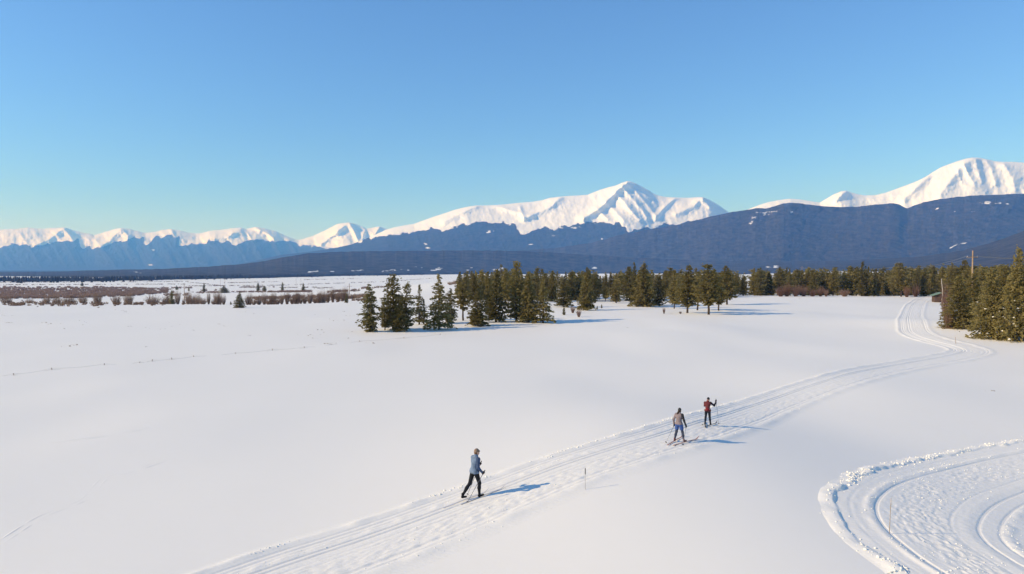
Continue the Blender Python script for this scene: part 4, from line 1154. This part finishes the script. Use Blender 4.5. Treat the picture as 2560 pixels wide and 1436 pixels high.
def ski_mesh(L=1.95, w=.046):
    y = np.concatenate([np.linspace(-.46 * L, .40 * L, 14), np.linspace(.42 * L, .54 * L, 8)])
    z = np.where(y > .40 * L, .9 * (y - .40 * L) ** 1.6, 0) + .018 * np.exp(-(y / .35) ** 2)
    hw = w / 2 * (1 - .15 * np.exp(-(y / .3) ** 2)) * np.where(y > .47 * L, np.clip((.552 * L - y) / (.09 * L), .12, 1), 1)
    V = []; 
    for a, b, c in zip(y, z, hw): V += [[-c, a, b], [c, a, b], [c, a, b + .014], [-c, a, b + .014]]
    F = []
    for i in range(len(y) - 1):
        for j in range(4): F.append([i * 4 + j, i * 4 + (j + 1) % 4, i * 4 + 4 + (j + 1) % 4, i * 4 + 4 + j])
    F += [[3, 2, 1, 0], [len(V) - 4, len(V) - 3, len(V) - 2, len(V) - 1]]
    return mesh_np('ski', np.array(V), np.array(F)[:, ::-1], False)

def skier(foot_px, top_row, heading, J, who, mats, hem=.86, shorts=False, hair=False, pack=False, hat='beanie', skis=(), poles=(), lane=None):
    p = ground_at(*foot_px)
    if lane is not None:
        i = int(np.argmin(np.hypot(main_c[:, 0] - p[0], main_c[:, 1] - p[1])))
        p[:2] = main_c[i] + main_n[i] * lane; p[2] = float(gz(p[0], p[1]))
    p[2] += .05 if lane is None else .02
    d = p[1]
    want = CAM_Z - p[2] + (672.1 - top_row) / F_PX * d
    tall = J['head'][2] + .135
    sc = want / tall
    rz = math.atan2(heading[1], heading[0]) - math.pi / 2
    root = empty('person', tuple(p), rz, sc)
    tag(root, who[0], 'person', 'cross country skiers')
    g = lambda k: np.array(J[k], float)
    hd = g('head'); nk = g('neck'); ch = g('chest'); pv = g('pelvis')
    fwd = np.array(J.get('look', (0, 1, 0)), float); fwd /= np.linalg.norm(fwd)
    rt = np.cross(fwd, [0, 0, 1]); rt /= np.linalg.norm(rt)
    headp = [('e', hd, (.074, .092, .112)), ('e', hd + fwd * .035 - np.array([0, 0, .055]), (.055, .055, .06)),
             ('c', hd + fwd * .086 + [0, 0, .012], hd + fwd * .108 - [0, 0, .022], .011, .016),
             ('e', hd + rt * .076 - [0, 0, .01], (.012, .024, .033)), ('e', hd - rt * .076 - [0, 0, .01], (.012, .024, .033)),
             ('e', hd + fwd * .082 - [0, 0, .062], (.026, .014, .010)), ('c', hd + fwd * .03 - [0, 0, .06], nk, .052, .056)]
    torso = [('c', nk - [0, 0, .06], ch, .075, .135), ('c', ch + [-.07, 0, .03], ch + [.07, 0, .03], .115, .115), ('c', g('shl'), g('shr'), .065, .065),
             ('c', ch, pv + [0, 0, .06], .135, .125), ('c', pv + [-.06, -.01, 0], pv + [.06, -.01, 0], .125, .125)]
    arms = []
    for s in 'lr':
        arms += [('c', g('sh' + s), g('el' + s), .058, .044), ('c', g('el' + s), g('wr' + s), .045, .030)]
    legs = []
    for s in 'lr':
        legs += [('c', g('hip' + s), g('kn' + s), .092, .060), ('c', g('kn' + s), (g('kn' + s) * .6 + g('an' + s) * .4) + [0, -.015, 0], .056, .058), ('c', (g('kn' + s) * .6 + g('an' + s) * .4) + [0, -.015, 0], g('an' + s), .057, .036),
                 ('c', g('an' + s) - [0, 0, .05], g('to' + s), .036, .028)]
    shrink = -.014
    hands = [('e', g('wr' + s) + np.array(J['hd' + s]) * .05, (.035, .035, .045)) for s in 'lr']
    inner = [tuple([q[0], q[1], q[2]] + [q[3] + shrink, q[4] + shrink]) for q in torso + arms + legs]
    obj('body', sdf_mesh('body', headp + inner + hands, .017, .03), mats['skin'], root)
    jt = [('c', g('hip' + s) + [0, 0, .02], g('hip' + s) * .8 + g('kn' + s) * .2, .10, .092) for s in 'lr']
    # jacket: torso with a hem, sleeves to the wrist
    hemz = hem
    armset = arms
    def jacket_cut(G):
        low = hemz + .01 * np.sin(G[..., 0] * 40) - G[..., 2]
        near = np.full(G.shape[:-1], 1e3)
        for q in armset:
            a = np.array(q[1]); b = np.array(q[2]); ab = b - a
            t = np.clip(((G - a) @ ab) / (ab @ ab), 0, 1)
            near = np.minimum(near, np.linalg.norm(G - a - t[..., None] * ab, axis=-1) - .066)
        return np.minimum(np.maximum(low, -near) , low) * (near > 0) + -1.0 * (near <= 0)
    jk = sdf_mesh('jacket', torso + jt + arms + [('c', nk - [0, 0, .02], nk + [0, 0, .035], .068, .064)], .016, .035, jacket_cut, grow=.012)
    if 'sleeve' in mats:        # the right sleeve gets its own material
        jk.materials.append(mats['jacket']); jk.materials.append(mats['sleeve'])
        for pl in jk.polygons:
            c = np.array(pl.center); best = 9
            for q in arms[2:]:
                a = np.array(q[1]); b = np.array(q[2]); ab = b - a
                t = min(1, max(0, (c - a) @ ab / (ab @ ab))); best = min(best, np.linalg.norm(c - a - t * ab) - .095)
            pl.material_index = 1 if best < 0 and c[0] > g('shr')[0] - .07 else 0
    obj('jacket', jk, mats['jacket'], root)
    hips = [('c', pv + [-.06, -.012, -.02], pv + [.06, -.012, -.02], .118, .118)]
    leg_only = [q for i, q in enumerate(legs) if i % 4 != 3]
    obj('tights', sdf_mesh('tights', hips + leg_only, .016, .035, None, grow=.006), mats['tights'], root)
    if shorts:
        sh = []
        for s in 'lr':
            m = g('hip' + s) * .45 + g('kn' + s) * .55
            sh.append(('c', g('hip' + s), m, .105, .088))
        obj('shorts', sdf_mesh('shorts', hips + sh, .016, .03, None, grow=.012), mats['shorts'], root)
    for s in 'lr':
        a = g('an' + s); t = g('to' + s)
        obj('boot', sdf_mesh('boot', [('c', a + [0, 0, .05], a - [0, 0, .045], .047, .046), ('c', a - [0, .02, .055], t, .042, .034)], .012, .03), mats['boot'], root)
    for s in 'lr':
        wv = g('wr' + s); c = wv + np.array(J['hd' + s], float) * .085
        axis = J['pole' + s] if ('pole' + s) in J else (0, .3, -1)
        obj('glove', sdf_mesh('glove', grip_hand(c, axis, wv), .0075, .012), mats['glove'], root)
    if hat == 'beanie':
        cutf = lambda G: -(G[..., 2] - hd[2] - .005 + ((G - hd) @ fwd) * -.18)
        obj('hat', sdf_mesh('hat', [('e', hd + [0, -.004, .022], (.086, .102, .112))], .011, .02, cutf), mats['hat'], root)
    else:
        cutf = lambda G: -(G[..., 2] - hd[2] + .002)
        obj('hat', sdf_mesh('hat', [('e', hd + [0, -.004, .020], (.086, .102, .110)), ('c', hd + fwd * .08 + rt * .05 + [0, 0, .03], hd + fwd * .08 - rt * .05 + [0, 0, .03], .03, .03)], .011, .03, cutf), mats['hat'], root)
        hb = [('e', hd + [0, -.018, -.018], (.080, .086, .082))]
        obj('hair', sdf_mesh('hair', hb, .011, .02, lambda G: ((G - hd) @ fwd) - .02), mats['hair'], root)
    if hair:
        b = hd - fwd * .075
        obj('hair', sdf_mesh('hair', [('e', hd + [0, -.02, -.02], (.080, .088, .095)), ('c', b + [0, 0, -.02], b + [-.05, -.03, -.14], .045, .045), ('c', b + [-.05, -.03, -.14], b + [-.10, -.03, -.27], .045, .020)], .011, .03, lambda G: ((G - hd) @ fwd) - .015 + 0 * G[..., 0]), mats['hair'], root)
    # world transform for what the skier stands on and holds
    cz, sz = math.cos(rz), math.sin(rz)
    W = lambda q: np.array([p[0] + sc * (q[0] * cz - q[1] * sz), p[1] + sc * (q[0] * sz + q[1] * cz), p[2] + sc * q[2]])
    for s, yaw, lab in skis:
        a = (g('an' + s) * .35 + g('to' + s) * .65)
        q = W([a[0], a[1], 0.0])
        q[2] = float(gz(q[0], q[1])) + (.055 if lane is None else .022)
        o = obj('ski', ski_mesh(), mats['ski'], None, tuple(q))
        # follow the slope of the snow along the ski
        hx = -math.sin(rz + yaw); hy = math.cos(rz + yaw)
        sl = float(gz(q[0] + hx, q[1] + hy) - gz(q[0] - hx, q[1] - hy)) / 2
        o.rotation_euler = (math.atan(sl), 0, rz + yaw); 
        tag(o, lab, 'ski', 'skis')
    for s, tip, lab in poles:
        c = g('wr' + s) + np.array(J['hd' + s], float) * .085
        tip = np.array(tip, float)
        dr = (tip - c); dr /= np.linalg.norm(dr)
        top = W(c - dr * .10); bot = W(tip)
        e = empty('ski_pole', tuple(top))
        ax = bot - top; L = np.linalg.norm(ax); ax /= L
        mb = MB(); mb.tube([ax * .14, ax * L * .6, ax * L], [.010, .009, .006], 6); obj('shaft', mb.mesh('shaft', True), mats['pole'], e)
        mb = MB(); mb.tube([ax * -.02, ax * .02, ax * .10, ax * .17], [.016, .017, .015, .013], 7); obj('grip', mb.mesh('grip', True), M['dark'], e)
        mb = MB(); mb.tube([ax * (L - .07), ax * (L - .055), ax * (L - .05)], [.012, .042, .045], 8); obj('basket', mb.mesh('basket', True), M['dark'], e)
        tag(e, lab, 'ski pole', 'ski poles')
    if pack:
        c = pv + np.array([0, -.135, .09])
        e = empty('waist_pack', tuple(W(c)), rz, sc)
        obj('bag', sdf_mesh('bag', [('e', (0, -.03, 0), (.115, .055, .065)), ('e', (0, -.06, -.01), (.075, .04, .045))], .012, .03), mats['pack'], e)
        P = [[.165 * math.sin(a), .135 + .165 * -math.cos(a) * .9, .0] for a in np.linspace(-3.0, 3.0, 26)]
        mb = MB(); mb.tube(P, .018, 6); obj('strap', mb.mesh('strap', True), mats['strap'], e)
        tag(e, 'small dark red waist pack on the back of the skier in red', 'bag')
    return root

SKIN = flat('skin', (.55, .33, .24), .6, .3, .06, 10)
def mid_at(c):       # direction of the trail near a ground point
    i = int(np.argmin(np.hypot(main_c[:, 0] - c[0], main_c[:, 1] - c[1])))
    return main_t[i]
t1 = mid_at(ground_at(1180, 1247)); t2 = mid_at(ground_at(1697, 1108)); t3 = mid_at(ground_at(1768, 1065))
m1 = dict(skin=SKIN, jacket=cloth('blue_jacket', (.155, .215, .315), .22, 9), tights=cloth('black_tights', (.016, .018, .022)), boot=cloth('black_boot', (.015, .015, .017)), glove=cloth('black_glove', (.014, .014, .016)), sleeve=cloth('blue_sleeve_shaded', (.055, .085, .16), .2, 9),  # right sleeve is the jacket blue darkened to paint its side turned from the sun
          hat=cloth('tan_cap', (.27, .185, .13), .25, 20), hair=cloth('brown_hair', (.16, .09, .05), .3, 30), ski=flat('pale_ski', (.58, .58, .60), .4, .5, .1), pole=flat('grey_pole', (.10, .10, .11), .4, .5, .1))
J1 = dict(pelvis=(0, 0, .98), chest=(0, .05, 1.31), neck=(0, .07, 1.49), head=(0, .10, 1.645), look=(.1, 1, -.05), shl=(-.17, .06, 1.42), shr=(.17, .04, 1.42),
          elr=(.255, -.03, 1.16), wrr=(.27, .13, .97), hdr=(0, .8, -.55), ell=(-.25, .12, 1.17), wrl=(-.24, .36, 1.10), hdl=(.05, .95, -.1),
          hipl=(-.09, 0, .93), knl=(-.10, -.13, .53), anl=(-.11, -.44, .155), tol=(-.11, -.29, .075), hipr=(.09, .01, .93), knr=(.10, .15, .53), anr=(.11, .14, .125), tor=(.11, .31, .075),
          poler=(.03, -.6, -.8), polel=(0, -.45, -.9))
skier((1182, 1248), 1125, t1, J1, ['skier in light blue jacket, black tights and tan cap striding away, nearest'], m1, hem=.90, hat='cap', lane=.54,
      skis=(('l', 0.0, 'left ski of the skier in the light blue jacket'), ('r', 0.0, 'right ski of the skier in the light blue jacket')),
      poles=(('r', (.33, -.58, .02), 'right pole held by the skier in the light blue jacket'), ('l', (-.32, -.10, .02), 'left pole held by the skier in the light blue jacket')))
m2 = dict(skin=SKIN, jacket=cloth('taupe_jacket', (.235, .190, .200), .12, 10), sleeve=cloth('charcoal_sleeve', (.035, .035, .042)), tights=cloth('slate_tights', (.055, .065, .10)), shorts=cloth('blue_shorts', (.055, .105, .30), .15), boot=cloth('dark_red_boot', (.11, .03, .03)), glove=cloth('black_mitt', (.016, .016, .02)),
          hat=cloth('grey_beanie', (.05, .052, .05), .25, 25), hair=cloth('dark_hair', (.045, .03, .022), .3, 30), ski=flat('red_ski', (.32, .14, .12), .4, .5, .1), pole=flat('pale_pole', (.35, .34, .33), .4, .5, .1))
J2 = dict(pelvis=(0, 0, .95), chest=(0, .03, 1.29), neck=(0, .05, 1.47), head=(.005, .08, 1.62), look=(.1, 1, 0), shl=(-.165, .03, 1.40), shr=(.165, .03, 1.40),
          ell=(-.27, -.05, 1.13), wrl=(-.28, .03, .88), hdl=(0, .45, -.9), elr=(.26, .04, 1.12), wrr=(.33, .10, .87), hdr=(.1, .5, -.85),
          hipl=(-.09, 0, .91), knl=(-.14, .03, .50), anl=(-.20, -.05, .115), tol=(-.24, .12, .07), hipr=(.09, 0, .91), knr=(.17, .07, .50), anr=(.27, .0, .125), tor=(.34, .16, .07),
          polel=(-.1, -.8, -.6), poler=(.2, -.75, -.65))
h2d = np.array([t2[0] * .80, t2[1] * 1.15])
skier((1697, 1109), 1022, h2d, J2, ['skier in taupe jacket, blue shorts and dark beanie, middle of the three'], m2, hem=.90, shorts=True, hair=True,
      skis=(('l', .05, 'left red ski of the skier in blue shorts'), ('r', -.20, 'right red ski of the skier in blue shorts')),
      poles=(('l', (-.40, -.78, .03), 'left pole held by the skier in blue shorts'), ('r', (.50, -.72, .03), 'right pole held by the skier in blue shorts')))
m3 = dict(skin=SKIN, jacket=cloth('red_jacket', (.14, .034, .04), .35, 12), sleeve=cloth('black_sleeve', (.03, .022, .026)), tights=cloth('dark_tights', (.018, .022, .03)), boot=cloth('dark_boot', (.02, .02, .022)), glove=cloth('dark_glove', (.014, .014, .016)),
          hat=cloth('black_beanie', (.02, .02, .022), .25, 25), ski=flat('dark_ski_base', (.05, .05, .055), .4, .5, .1), pole=flat('silver_pole', (.38, .38, .38), .35, .5, .1), pack=cloth('dark_red_pack', (.20, .02, .03)), strap=cloth('white_strap', (.65, .58, .58)))
J3 = dict(pelvis=(0, 0, .94), chest=(-.01, .02, 1.28), neck=(0, .03, 1.46), head=(.03, .05, 1.61), look=(.25, 1, 0), shl=(-.165, .0, 1.39), shr=(.165, .06, 1.39),
          ell=(-.20, .16, 1.17), wrl=(-.08, .34, 1.24), hdl=(.4, .8, .3), elr=(.38, .20, 1.21), wrr=(.47, .27, 1.42), hdr=(.15, .2, .95),
          hipl=(-.09, 0, .90), knl=(-.12, .03, .49), anl=(-.15, -.03, .115), tol=(-.16, .15, .07), hipr=(.09, 0, .90), knr=(.12, .05, .49), anr=(.17, .0, .12), tor=(.19, .18, .07),
          poler=(.10, .02, -1), polel=(-.1, -.5, -.8))
h3d = np.array([t3[0] * .62, t3[1] * 1.15])
skier((1769, 1066), 995, h3d, J3, ['skier in red jacket with raised right arm and black beanie, farthest'], m3, hem=.88, pack=True,
      skis=(('l', .10, 'left dark ski of the skier in red'), ('r', -.22, 'right dark ski of the skier in red')),
      poles=(('r', (.66, .22, .03), 'pole planted upright by the raised hand of the skier in red'), ('l', (-.28, -.42, .03), 'left pole held before the body by the skier in red')))
